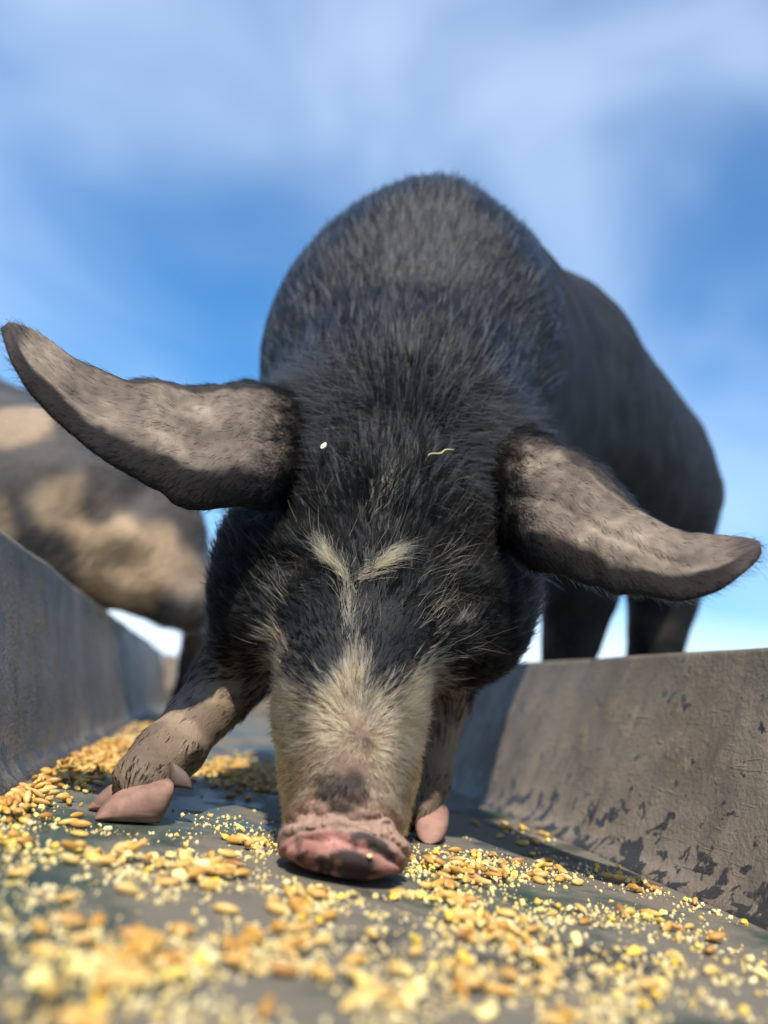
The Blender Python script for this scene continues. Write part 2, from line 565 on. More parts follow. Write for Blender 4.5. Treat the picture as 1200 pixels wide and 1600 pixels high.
# ---------------- hair
def hair_obj(name, parent, root, direction, length, color, radius, bend=None, pts=5, curl=.15):
    """root (n,3) world, direction (n,3) unit, per-strand length / colour / radius"""
    n = len(root)
    t = np.linspace(0, 1, pts)[None, :, None]
    rnd = RNG.normal(size=(n, 3)) * curl
    rnd2 = RNG.normal(size=(n, 3)) * curl * .6
    b = np.zeros((n, 3)) if bend is None else bend
    L = length[:, None, None]
    P = root[:, None, :] + L * (direction[:, None, :] * t + (b + rnd)[:, None, :] * t ** 2 * .5 + rnd2[:, None, :] * np.sin(t * 5.0) * .12 * t)
    P = P - base_of(parent)
    hc = bpy.data.hair_curves.new(name)
    hc.add_curves([pts] * n)
    hc.attributes['position'].data.foreach_set('vector', P.astype(np.float32).ravel())
    ra = hc.attributes.get('radius') or hc.attributes.new('radius', 'FLOAT', 'POINT')
    taper = np.array([1.0, .95, .8, .55, .12] if pts == 5 else np.linspace(1, .12, pts))
    ra.data.foreach_set('value', (radius[:, None] * taper[None]).astype(np.float32).ravel())
    ca = hc.attributes.new('hair_color', 'FLOAT_COLOR', 'CURVE')
    c = np.ones((n, 4), np.float32); c[:, :3] = color
    ca.data.foreach_set('color', c.ravel())
    hc.materials.append(M_COAT if name in ('trunk_hair', 'face_hair', 'ear_hair') else M_HAIR)
    o = bpy.data.objects.new(name, hc)
    o.parent = parent
    scene.collection.objects.link(o)
    return o
def sample_surface(V, F, N, w, n):
    """n random points on quads, weighted by area*w(face centre)"""
    a, b, c, d = (V[F[:, k]] for k in range(4))
    area = .5 * np.linalg.norm(np.cross(c - a, d - b), axis=1)
    pr = area * w
    pr = pr / pr.sum()
    f = RNG.choice(len(F), n, p=pr)
    u, v = RNG.random((2, n))
    W4 = np.stack([(1 - u) * (1 - v), u * (1 - v), u * v, (1 - u) * v], 1)
    P = sum(W4[:, k, None] * V[F[f, k]] for k in range(4))
    Nn = nrm(sum(W4[:, k, None] * N[F[f, k]] for k in range(4)))
    return P, Nn, f

# ================================================================== the black pig
S = [PY(*q) for q in ((537, 1338, .372), (541, 1270, .348), (546, 1200, .360), (547, 1130, .374), (553, 1050, .391),
                      (578, 950, .422), (596, 850, .452), (622, 720, .470))]
SR = [.0205, .0248, .0296, .0328, .0362, .054, .066, .060]
S[0] = np.array([PY(537, 1330, .336)[0], .336, .0075])
U = nrm(S[6] - S[0])
Wd = PY(790, 745, .45) - PY(440, 680, .45); Wd = nrm(Wd - U * (Wd @ U))
Vd = np.cross(Wd, U); Vd = Vd if Vd[1] < 0 else -Vd             # towards the front of the face
def head_base(p):                                              # skull without folds and sockets
    p = np.asarray(p, np.float32)
    d = chain(p, S, SR, .006)
    q = (p - np.asarray(S[0] + Vd * .001, np.float32)) @ np.asarray(RimR, np.float32).T
    ro = .0046                                                                               # nose disc: a rounded puck
    a = (np.sqrt((q[:, 0] / .0272) ** 2 + (q[:, 1] / .0262) ** 2) - 1) * .0265 + ro
    b = np.abs(q[:, 2]) - .0068 + ro
    d = smin(d, np.sqrt(np.maximum(a, 0) ** 2 + np.maximum(b, 0) ** 2) + np.minimum(np.maximum(a, b), 0) - ro, .004)
    d = smin(d, d_ell(p, PY(425, 890, .455), (.034, .045, .068), HeadR), .03)                # cheeks
    d = smin(d, d_ell(p, PY(745, 920, .455), (.034, .045, .062), HeadR), .03)
    d = smin(d, d_ell(p, PY(590, 810, .446), (.054, .050, .052), HeadR), .02)                # forehead
    d = smin(d, d_ell(p, PY(630, 690, .462), (.056, .055, .050), HeadR), .03)                # poll
    return smin(d, d_cone(p, PY(560, 1180, .405), PY(590, 930, .485), .018, .046), .012)      # jaw
HeadR = np.stack([Wd, Vd, U])
rim_tilt = nrm(U * .35 + np.array([0, 0, .65]))
_w = nrm(Wd - rim_tilt * (Wd @ rim_tilt)); _v = nrm(np.cross(_w, rim_tilt)); RimR = np.stack([_w, _v, rim_tilt])
def trace(f, px, py, tmax=.55):
    px, py = np.atleast_1d(np.asarray(px, float)), np.atleast_1d(np.asarray(py, float))
    d = nrm(fw + rt * ((px - 600.0) / FPX)[:, None] - up * ((py - 800.0) / FPX)[:, None])
    t = np.full(len(px), .25)
    for _ in range(40):
        t = np.minimum(t + f(CAM + d * t[:, None]) * .85, tmax)
    return CAM + d * t[:, None]
_hl = {}
def HL(px, py):                                                # landmark on the face -> (w,u) in head space
    if (px, py) not in _hl:
        q = trace(head_base, px, py, .5)[0] - S[0]
        _hl[(px, py)] = np.array([q @ Wd, q @ U])
    return _hl[(px, py)]
def head_wu(P):
    q = P - S[0]; return q @ Wd, q @ U, q @ Vd
NECK = [PY(635, 650, .50), PY(650, 560, .56), PY(656, 545, .62)]
B_SH = PY(655, 590, .62); B_MID = PY(800, 622, .77); B_HIP = PY(958, 745, .95)
LEG_L = [PY(505, 790, .60), PY(430, 980, .505), PY(345, 1082, .452), PY(258, 1178, .414), PZ(211, 1275) + np.array([0, 0, .0165])]
LEG_L_R = [.052, .0235, .0178, .0155, .0138]
LEG_R = [PY(745, 760, .60), PY(725, 950, .53), PY(684, 1090, .490), PY(662, 1210, .475), PY(648, 1262, .465)]
LEG_R_R = [.060, .034, .0195, .0160, .0135]
def gnd(p, z): q = np.array(p); q[2] = z; return q
HL1 = [PY(925, 800, .93), PY(905, 920, .95)]
HL1 += [gnd(HL1[1] + np.array([.0, .035, 0]), .125), gnd(HL1[1] + np.array([-.003, .012, 0]), .045), gnd(HL1[1] + np.array([-.003, -.005, 0]), .012)]
HL1_R = [.080, .050, .026, .019, .019]
HL2 = [PY(1030, 790, .97), PY(1036, 930, 1.0)]
HL2 += [gnd(HL2[1] + np.array([.0, .035, 0]), .125), gnd(HL2[1] + np.array([0, .012, 0]), .045), gnd(HL2[1] + np.array([0, -.005, 0]), .012)]
HL2_R = [.078, .046, .028, .019, .019]
EYE_L, EYE_R = PY(455, 905, .398), PY(728, 962, .398)
EAR_L, EAR_R = PY(450, 690, .452), PY(790, 750, .452)
fold_u = [HL(545, y)[1] for y in (1252, 1268, 1292, 1316)]
def pig_groups(p):
    p = np.asarray(p, np.float32)
    hw, hu, hv = head_wu(p)
    d = head_base(p)
    for E in (EYE_L, EYE_R):
        d = smin(d, d_ell(p, E + U * .016 + Vd * -.002, (.020, .014, .009), HeadR), .014)     # brow
        d = smax(d, -d_ell(p, E + Vd * .012, (.010, .009, .006), HeadR), .010)                # socket
    for E, s in ((EAR_L, -1), (EAR_R, 1)):
        d = smin(d, d_cone(p, E - Wd * s * .03 + np.array([0, .012, 0]), E + Wd * s * .004 + np.array([0, .004, 0]), .034, .026), .02)
    # folds of skin above the nose disc
    nz = (vnoise(p, 95, 5, 2) - .5) * .008
    for k, fu in enumerate(fold_u):
        e = hu - fu + nz + (-.002, -.004, .003, -.001)[k] * np.abs(hw) / .03
        d = d + (.0012, .0023, .0025, .0018)[k] * np.exp(-(e / .0013) ** 2) * (.35 + 1.1 * sstep(.35, .6, vnoise(p, 45, 6 + k, 1))) * (hv > -.01)
    wr = np.abs(vnoise(p, 150, 9, 2) - .5) * 2
    d = d + .0011 * (1 - sstep(0, .16, wr)) * sstep(fold_u[0] + .010, fold_u[0] + .002, hu) * sstep(fold_u[3] + .002, fold_u[3] + .006, hu)
    dh = smax(d, .0012 - p[:, 2], .002)                                                         # pressed on the floor
    # neck and trunk
    b = chain(p, [S[7] + np.array([0, .03, -.02])] + NECK, [.066, .078, .092, .112], .02)
    b = smin(b, chain(p, [B_SH, B_MID, B_HIP], [.133, .137, .125], .015), .06)
    b = smin(b, d_ell(p, PY(690, 300, .56) + np.array([0, .05, -.065]), (.04, .10, .045)), .07)    # withers
    # legs
    l = None
    for c, r in ((LEG_L, LEG_L_R), (LEG_R, LEG_R_R), (HL1, HL1_R), (HL2, HL2_R)):
        e = chain(p, c, r, .005); l = e if l is None else np.minimum(l, e)
    for c, dv in ((LEG_L, np.array([.018, .014, .004])), (LEG_R, np.array([.008, .02, .004]))):
        l = smin(l, d_cone(p, c[3] + dv * .5, c[4] + dv + np.array([0, 0, .012]), .008, .004), .008)   # dewclaw pads
    return dh, b, l
def pig_sdf(p):
    dh, b, l = pig_groups(p)
    d = smin(smin(dh, b, .035), l, .03)
    return d + (vnoise(np.asarray(p, np.float32), 45, 21, 1) - .5) * .003

X = axis_steps([(-.175, -.055, .0028), (-.055, -.032, .0016), (-.032, .052, .00085), (.052, .085, .0016), (.085, .22, .003), (.22, .46, .0042)])
Yv = axis_steps([(.298, .400, .00095), (.400, .50, .0016), (.50, .64, .003), (.64, 1.12, .0045)])
Z = axis_steps([(-.03, -.006, .003), (-.006, .055, .00085), (.055, .12, .0014), (.12, .30, .0019), (.30, .53, .0034)])
V, F = surface_nets(pig_sdf, X, Yv, Z)
N = vnormals(V, F)
if (N * (V - V.mean(0))).sum() < 0:
    F = F[:, ::-1].copy(); N = -N
print('pig mesh', len(V), len(F), time.time() - T0)

def face_boundary_u():
    xs = (425, 435, 455, 490, 512, 528, 545, 562, 585, 615, 645, 660, 672, 685)
    ys = (1050, 1062, 1075, 1100, 1096, 1066, 1040, 1066, 1092, 1090, 1060, 1040, 1040, 1050)
    pts = np.array([HL(x, y) for x, y in zip(xs, ys)])
    return pts
FB = face_boundary_u()
WLIM = (HL(432, 1080)[0] - .006, HL(682, 1060)[0] + .006)
def tan_mask(P, soft=.016):
    w, u, v = head_wu(P)
    nz = (vnoise(P, 90, 31, 3) - .5)
    ub = np.interp(w + nz * .010, FB[:, 0], FB[:, 1])
    m = sstep(ub + soft, ub - soft, u + nz * .02)
    m = m * sstep(WLIM[0] - .007, WLIM[0] + .004, w + nz * .012) * sstep(WLIM[1] + .007, WLIM[1] - .004, w + nz * .012)
    def blob(px, py, rw, ru, ang=0.0):
        c = HL(px, py); a, b = w - c[0], u - c[1]
        ca, sa = math.cos(ang), math.sin(ang); a, b = a * ca + b * sa, -a * sa + b * ca
        return sstep(1.25, .55, np.sqrt((a / rw) ** 2 + (b / ru) ** 2) + nz * .5)
    tuft = np.maximum(blob(508, 862, .0065, .019, .55), blob(600, 875, .007, .021, -.75))
    tuft = tuft * .25
    wisp = np.maximum(.30 * blob(440, 900, .012, .016), .35 * blob(712, 930, .015, .020, .3))
    wisp = np.maximum(wisp, .4 * blob(430, 985, .006, .025))
    return m, np.maximum(tuft * .85, wisp)
def face_spots(P):
    w, u, v = head_wu(P)
    nz = (vnoise(P, 160, 33, 2) - .5)
    def e(px, py, rpx, rpy):
        c = HL(px, py); s = .36 / 1200
        return sstep(1.2, .7, np.sqrt(((w - c[0]) / (rpx * s)) ** 2 + ((u - c[1]) / (rpy * s)) ** 2) + nz * .7)
    bare = e(549, 1200, 26, 20)
    dark = np.maximum(e(538, 1235, 36, 26), .9 * e(510, 1222, 14, 18))
    dark = np.maximum(dark, .8 * e(572, 1160, 8, 8))
    return bare, dark
def region(P):
    dh, b, l = pig_groups(P)
    kk = .012
    wh = np.exp(-np.clip(dh, -.05, .2) / kk); wb = np.exp(-np.clip(b, -.05, .2) / kk); wl2 = np.exp(-np.clip(l, -.05, .2) / kk)
    s = wh + wb + wl2
    return wh / s, wb / s, wl2 / s
def chain_t(P, c):
    """fraction along a leg and distance"""
    best = np.full(len(P), 9.); tt = np.zeros(len(P)); dr = np.zeros((len(P), 3))
    n = len(c) - 1
    for i in range(n):
        ab = c[i + 1] - c[i]; q = P - c[i]; t = np.clip(q @ ab / (ab @ ab), 0, 1)
        d = np.linalg.norm(q - t[:, None] * ab, axis=1); m = d < best
        best = np.where(m, d, best); tt = np.where(m, (i + t) / n, tt); dr[m] = ab / np.linalg.norm(ab)
    return best, tt, dr
LEGS = (LEG_L, LEG_R, HL1, HL2)
def leg_info(P):
    r = [chain_t(P, c) for c in LEGS]
    k = np.argmin(np.stack([x[0] for x in r]), 0)
    i = np.arange(len(P))
    return k, np.stack([x[1] for x in r])[k, i], np.stack([x[2] for x in r])[k, i]

def lerp(a, b, t): return a + (np.asarray(b) - a) * t[:, None]
def skin_color(P):
    wh, wb, wl3 = region(P)
    w, u, v = head_wu(P)
    n1 = vnoise(P, 60, 41, 3); n2 = vnoise(P, 18, 43, 2)
    c = np.tile(np.array([.016, .016, .016]), (len(P), 1)) * (0.4 + 1.2 * n1[:, None])
    tm, tf = tan_mask(P)
    tm = tm * wh
    c = lerp(c, np.array([.13, .09, .06]), tm * .9)
    bare, dark = face_spots(P)
    c = lerp(c, np.array([.135, .085, .062]), bare * wh); c = lerp(c, np.array([.03, .022, .018]), dark * wh)
    # wrinkled skin above the disc, then the pink disc with dark blotches
    sk = sstep(fold_u[0] + .008, fold_u[0] - .001, u) * wh * (1 - .85 * dark)
    c = lerp(c, np.array([.285, .185, .140]), sk)
    c = lerp(c, np.array([.11, .075, .06]), sk * sstep(.50, .68, vnoise(P, 120, 45, 3)) * .6)
    rimu = fold_u[3] + .0030 + (vnoise(P, 120, 47, 2) - .5) * .004
    rm = sstep(rimu + .0015, rimu - .0015, u) * wh
    pk = lerp(np.tile(np.array([.26, .125, .10]), (len(P), 1)), np.array([.40, .20, .165]), sstep(.3, .7, vnoise(P, 140, 53, 3)))
    c = c * (1 - rm[:, None]) + pk * rm[:, None]
    s = .345 / 1200
    bl = np.zeros(len(P))
    for px, py, a, b in ((553, 1362, 34, 20), (548, 1338, 22, 14), (520, 1340, 8, 8), (590, 1322, 26, 18), (575, 1310, 30, 14), (468, 1340, 12, 5), (610, 1335, 14, 10), (500, 1360, 9, 6)):
        q = HL(px, py); bl = np.maximum(bl, sstep(1.25, .75, np.sqrt(((w - q[0]) / (a * .8 * s)) ** 2 + ((u - q[1]) / (b * .48 * s)) ** 2) + (vnoise(P, 260, 49, 3) - .5) * 1.6))
    bl = np.maximum(bl, sstep(.58, .68, vnoise(P, 240, 51, 3)) * rm * .6)
    c = lerp(c, np.array([.045, .034, .032]), bl * wh * sstep(fold_u[0] + .006, fold_u[0], u))
    # legs: black above, tan-brown from the knee down
    k, tt, _ = leg_info(P)
    tn = sstep(.14, .27, tt + (n2 - .5) * .25) * wl3 * (1 - .45 * sstep(.60, .85, tt + (n2 - .5) * .5))
    tn = np.where(k >= 2, sstep(.45, .8, tt + (n2 - .5) * .5) * wl3 * .6, tn)
    c = lerp(c, np.array([.27, .195, .13]), tn)
    c = lerp(c, np.array([.050, .038, .030]), tn * sstep(.45, .62, n1) * .6)
    # a few paler patches on the flank
    for px, py, Y, r in ((947, 505, .70, .016), (1062, 725, .90, .035), (470, 560, .56, .03), (1030, 965, .99, .03)):
        q = PY(px, py, Y); c = lerp(c, np.array([.10, .085, .07]), sstep(1.2, .5, np.linalg.norm(P - q, axis=1) / r + (n1 - .5)) * .7)
    return c

PIG_BASE = np.array([.12, .66, GZ])
pig = empty('black_pig', Vector(PIG_BASE), 'black pig with tan snout and lop ears rooting grain from the trough', 'pig')
body = mesh_obj('body', V, F, M_SKIN, pig, col=skin_color(V))
print('pig body', time.time() - T0)

# eyes
def uv_ball(c, r, nu=20, nv=12, sq=(1, 1, 1), R=np.eye(3)):
    vs, fs = [], []
    for j in range(nv + 1):
        a = math.pi * j / nv
        for i in range(nu):
            b = 2 * math.pi * i / nu
            vs.append(np.array([math.sin(a) * math.cos(b) * sq[0], math.sin(a) * math.sin(b) * sq[1], math.cos(a) * sq[2]]) * r)
    vs = np.array(vs) @ R + c
    for j in range(nv):
        for i in range(nu):
            a, b = j * nu + i, j * nu + (i + 1) % nu
            fs.append((a, a + nu, b + nu, b))
    return vs, fs
for E in (EYE_L, EYE_R):
    vs, fs = uv_ball(E - Vd * .006, .0070)
    mesh_obj('eye', vs, fs, M_EYE, pig)

# hooves: two pink toes on each foot plus dewclaws
def toe(c, fwd, side, L, Wt, Ht):
    """wedge-shaped claw: c = rear bottom centre"""
    nu, nv = 16, 20
    vs, fs = [], []
    upv = np.array([0, 0, 1.0])
    for j in range(nv + 1):
        t = .5 - .5 * math.cos(math.pi * j / nv)
        hh = Ht * (1 - .52 * t ** 1.4) * math.sqrt(max(0, 1 - max(0, (t - .72) / .28) ** 2.4)) + .0008
        ww = Wt * math.sqrt(max(0, 1 - (max(0, t - .42) / .58) ** 3.2)) * .5 + .0004
        k0 = math.sqrt(max(.0, 1 - (1 - min(1, t / .30)) ** 2)); ww *= .06 + .94 * k0; hh *= .25 + .75 * k0
        for i in range(nu):
            a = 2 * math.pi * i / nu
            x = ww * math.copysign(abs(math.cos(a)) ** .8, math.cos(a))
            z = hh * .5 * (1 + math.copysign(abs(math.sin(a)) ** .7, math.sin(a)))
            vs.append(c + fwd * (L * t - Ht * .35 * (z / max(Ht, 1e-6))) + side * x + upv * z)
    for j in range(nv):
        for i in range(nu):
            a, b = j * nu + i, j * nu + (i + 1) % nu
            fs.append((a, b, b + nu, a + nu))
    fs.append(tuple(range(nu))); fs.append(tuple(nv * nu + i for i in range(nu))[::-1])
    return vs, fs
def foot(leg, fwd, z0, sp, parent, L=.029, Wt=.0176, Ht=.021, dew=True):
    fwd = nrm(np.array(fwd, float)); side = np.array([fwd[1], -fwd[0], 0])
    c = gnd(leg[-1], z0)
    for s in (-1, 1):
        f2 = nrm(fwd + side * s * .09)
        vs, fs = toe(c + side * s * sp - fwd * .009, f2, np.array([f2[1], -f2[0], 0]), L, Wt, Ht)
        mesh_obj('hoof', vs, fs, M_HOOF, parent)
        if dew:
            vs, fs = toe(c + side * s * sp * .8 - fwd * .012 + np.array([0, 0, .016]), nrm(-fwd + side * s * .3), side, .010, .0075, .011)
            mesh_obj('dewclaw', vs, fs, M_DEW, parent)
fl = np.array([-.90, -.42, 0])
foot(LEG_L, fl, -.0006, .0100, pig, L=.029)
foot(LEG_R, (-.25, -1, 0), -.0006, .0100, pig)
foot(HL1, (-.4, -1, 0), GZ + .0005, .0105, pig); foot(HL2, (-.4, -1, 0), GZ + .0005, .0105, pig)
# short tail at the rump
tl = B_HIP + np.array([.06, .10, .06])
tv, tf_ = [], []
pts_t = [tl + np.array([math.sin(k * .5) * .012, .006 * k, -.012 * k + .0]) for k in range(12)]
for k, q in enumerate(pts_t):
    r = .009 * (1 - k / 13)
    for i in range(8):
        a = 2 * math.pi * i / 8; tv.append(q + np.array([math.cos(a) * r, math.sin(a) * r * .8, math.sin(a) * r * .6]))
for k in range(11):
    for i in range(8):
        a, b = k * 8 + i, k * 8 + (i + 1) % 8; tf_.append((a, b, b + 8, a + 8))
mesh_obj('tail', tv, tf_, M_SKIN, pig, col=np.tile([.02, .019, .019], (len(tv), 1)))

# ---------------- ears: curved leaves with thickness
def catmull(P, n):
    P = np.asarray(P, float); m = len(P) - 1
    t = np.linspace(0, m, n); i = np.minimum(t.astype(int), m - 1); f = (t - i)[:, None]
    Q = np.vstack([2 * P[0] - P[1], P, 2 * P[-1] - P[-2]])
    a, b, c, d = Q[i], Q[i + 1], Q[i + 2], Q[i + 3]
    return .5 * (2 * b + (c - a) * f + (2 * a - 5 * b + 4 * c - d) * f ** 2 + (3 * b - a - 3 * c + d) * f ** 3)
def build_ear(upper, lower, bulge, thick, label):
    ns, ntt = 72, 30
    Uc = catmull([PY(*q) for q in upper], ns); Lc = catmull([PY(*q) for q in lower], ns)
    s = np.linspace(0, 1, ns)[:, None, None]; t = np.linspace(-1, 1, ntt)[None, :, None]
    ax = Lc - Uc
    for c_, sd_ in ((Uc, 3), (Lc, 8)):
        wv = (vnoise(c_ + 2., 55, sd_, 2) - .5) * .10 + (vnoise(c_ + 2., 190, sd_ + 1, 1) - .5) * .04
        c_ += ax * wv[:, None]
    mid = Uc[:, None] * (.5 - .5 * t) + Lc[:, None] * (.5 + .5 * t)
    ds = np.gradient((Uc + Lc) / 2, axis=0); dt = Lc - Uc
    nn = nrm(np.cross(ds, dt)); nn = np.where(nn[:, 1:2] > 0, -nn, nn)[:, None]      # towards the front
    bl = np.interp(s[:, 0, 0], np.linspace(0, 1, len(bulge)), bulge)[:, None, None]
    prof = (1 - np.abs(t) ** 4.0)
    cen = (Uc + Lc)[:, None] * .5
    mid = cen + (mid - cen) * np.sqrt(np.maximum(.03, 1 - np.maximum(0, (s - .84) / .16) ** 1.7 * .97))
    front = mid + nn * bl * prof - nn * (.013 * np.clip((-t - .5) / .5, 0, 1) ** 1.6 * sstep(0, .2, s) * sstep(1.05, .8, s))
    front = front + nn * ((vnoise(front.reshape(-1, 3), 38, 61, 2).reshape(ns, ntt, 1) - .5) * .007 * prof) - nn * (.0016 * np.exp(-((t - .12 - .25 * s) / .07) ** 2) + .0012 * np.exp(-((t + .28 + .15 * s) / .06) ** 2)) * sstep(.1, .3, s) * sstep(1, .7, s)
    th = np.interp(s[:, 0, 0], [0, .3, .9, 1], thick)[:, None, None]
    back = front - nn * th * (.28 + .72 * np.sqrt(np.maximum(0, 1 - np.abs(t) ** 3)))
    Vv = np.concatenate([front.reshape(-1, 3), back.reshape(-1, 3)])
    idx = np.arange(ns * ntt).reshape(ns, ntt)
    f1 = np.stack([idx[:-1, :-1], idx[1:, :-1], idx[1:, 1:], idx[:-1, 1:]], -1).reshape(-1, 4)
    o = ns * ntt
    f2 = f1[:, ::-1] + o
    ring = np.concatenate([idx[:, 0], idx[-1, 1:], idx[::-1, -1][1:], idx[0, ::-1][1:-1]])
    r2 = np.roll(ring, -1)
    f3 = np.stack([ring, ring + o, r2 + o, r2], 1)
    Ff = np.concatenate([f1, f2, f3])
    Nn = vnormals(Vv, Ff)
    if (Nn[:o] * np.repeat(nn, ntt, 1).reshape(-1, 3)).sum() < 0:
        Ff = Ff[:, ::-1].copy(); Nn = -Nn
    tt_ = np.concatenate([np.repeat(t[:, :, 0], ns, 0).ravel()] * 2); ss_ = np.concatenate([np.repeat(s[:, 0], ntt, 1).ravel()] * 2)
    n1 = vnoise(Vv, 90, 63, 3); n2 = vnoise(Vv, 28, 65, 2)
    n3 = vnoise(Vv, 300, 67, 2)
    c = np.tile(np.array([.200, .158, .118]), (len(Vv), 1)) * (.55 + .9 * n1[:, None])
    c = lerp(c, np.array([.10, .078, .062]), sstep(.40, .62, n2) * .75)
    c = c * (.5 + n3[:, None])
    edge = np.maximum(sstep(.56, .68, tt_ + (n1 - .5) * .22 + .22 * sstep(.55, 1, ss_)), .85 * sstep(.50, .62, -tt_ + (n1 - .5) * .15))
    c = lerp(c, np.array([.010, .009, .009]), edge * .95)
    c = lerp(c, np.array([.02, .018, .018]), sstep(.34, .12, ss_ + (n1 - .5) * .16) * .92)
    c = lerp(c, np.array([.05, .04, .036]), sstep(.86, .95, ss_) * .85)
    e = mesh_obj('ear', Vv, Ff, M_EAR, pig, col=c)
    e['label'] = label
    # fine hair lying towards the tip
    fc_s = ss_[Ff].mean(1); fc_t = tt_[Ff].mean(1)
    fr = (Ff < o).all(1)
    wgt = np.where(fr, .35 + 4.5 * sstep(.34, .02, fc_s) + 1.4 * sstep(.65, .95, np.abs(fc_t)), .25)
    n = 15000
    P, Nm, fi = sample_surface(Vv, Ff, Nn, wgt, n)
    dirs = ds[np.clip((fc_s[fi] * (ns - 1)).astype(int), 0, ns - 1)]
    dirs = nrm(dirs) + nrm(dt)[np.clip((fc_s[fi] * (ns - 1)).astype(int), 0, ns - 1)] * (fc_t[fi][:, None] * .55 + .1) + RNG.normal(size=(n, 3)) * .18
    dirs = nrm(dirs - Nm * (dirs * Nm).sum(1, keepdims=True))
    lift = RNG.uniform(.08, .30, (n, 1)) + .25 * sstep(.85, 1, np.abs(fc_t[fi]))[:, None]
    dirs = nrm(dirs + Nm * lift)
    L = RNG.uniform(.004, .009, n) * (1 + 1.6 * sstep(.32, 0, fc_s[fi]))
    k = RNG.random(n)[:, None]
    k = k * (1 - np.maximum(sstep(.45, .65, fc_t[fi]), sstep(.45, .6, -fc_t[fi]))[:, None])
    col = np.where(k < .80, [.008, .0075, .007], [.16, .12, .085]) * RNG.uniform(.6, 1.4, (n, 1))
    hair_obj('ear_hair', e, P - Nm * .0003, dirs, L, col, RNG.uniform(.00005, .00009, n), bend=-Nm * .25)
    # black fringe growing from the ear root towards the tip
    n = 5200
    wf = np.where(fr, np.exp(-((fc_s - .10) / .10) ** 2), 0) * (1 + .8 * sstep(.3, .9, fc_t))
    P, Nm, fi = sample_surface(Vv, Ff, Nn, wf, n)
    k = np.clip((fc_s[fi] * (ns - 1)).astype(int), 0, ns - 1)
    dirs = nrm(ds)[k] + nrm(dt)[k] * RNG.normal(-.05, .45, (n, 1)) + RNG.normal(size=(n, 3)) * .2
    dirs = nrm(nrm(dirs - Nm * (dirs * Nm).sum(1, keepdims=True)) + Nm * RNG.uniform(.10, .38, (n, 1)))
    hair_obj('ear_hair', e, P - Nm * .0003, dirs, RNG.uniform(.008, .021, n) * (1.1 - 1.2 * fc_s[fi]), np.array([.007, .007, .007]) * RNG.uniform(.4, 2., (n, 1)),
             RNG.uniform(.00008, .00013, n), bend=-Nm * .45, curl=.22)
    return e
Y0, YM = .455, .405
ear_l = build_ear(
    [(560, 640, 0.487), (490, 602, 0.444), (400, 580, 0.412), (310, 580, 0.387), (215, 578, 0.359), (125, 548, 0.338), (58, 507, 0.324), (14, 498, 0.316)],
    [(520, 760, 0.454), (455, 785, 0.408), (390, 792, 0.374), (310, 790, 0.351), (220, 752, 0.330), (120, 685, 0.312), (40, 600, 0.301), (-4, 524, 0.295)],
    [.000, .008, .010, .008, .006, .004, .003, .002], [.010, .006, .0038, .0028], 'lop ear held up and out over the shaded trough wall')
ear_r = build_ear(
    [(700, 640, 0.487), (770, 644, 0.444), (845, 666, 0.409), (910, 692, 0.384), (965, 751, 0.359), (1040, 802, 0.341), (1120, 822, 0.328), (1182, 828, 0.320)],
    [(735, 800, 0.454), (795, 856, 0.404), (850, 892, 0.368), (910, 915, 0.349), (985, 932, 0.330), (1065, 932, 0.314), (1130, 915, 0.303), (1196, 884, 0.298)],
    [.000, .008, .010, .008, .006, .004, .003, .002], [.010, .006, .0038, .0028], 'lop ear drooping out over the sunlit trough wall')
print('ears', time.time() - T0)

# ---------------- coat
FC = V[F].mean(1)
wh, wb, wlg = region(FC)
fw_, fu_, fv_ = head_wu(FC)
WHORL = HL(565, 1150); whorl3 = S[3] + Vd * .040 + Wd * (WHORL[0] - (S[3] - S[0]) @ Wd) + U * (WHORL[1] - (S[3] - S[0]) @ U)
u_fore = HL(580, 930)[1]; u_poll = HL(620, 760)[1]
back_dir = nrm(NECK[1] - S[6]); spine = nrm(B_HIP - B_SH)
def hair_field(P, Nm):
    """lie of the coat: radiating from the whorl on the snout, swept back over poll, neck and trunk"""
    h, b, l = region(P)
    w, u, v = head_wu(P)
    rad = nrm(P - whorl3)
    upb = nrm(U + (w / .07)[:, None] * Wd * .55)
    f = sstep(u_fore - .05, u_poll, u)
    hd = nrm(lerp(rad, upb, f * .75))
    sx_ = (P - NECK[0]) @ Wd
    nb = nrm(back_dir + (sx_ / .11)[:, None] * Wd * .45)
    bd = nrm(lerp(nb, spine + np.array([0, 0, -.45]), sstep(.54, .70, P[:, 1])))
    k, tt, ld = leg_info(P)
    d = hd * h[:, None] + bd * b[:, None] + ld * l[:, None]
    d = d - Nm * (d * Nm).sum(1, keepdims=True)
    return nrm(d), h, b, l, u, w
seen = (N[F].mean(1) * (CAM - FC)).sum(1) > -.25 * np.linalg.norm(CAM - FC, axis=1)

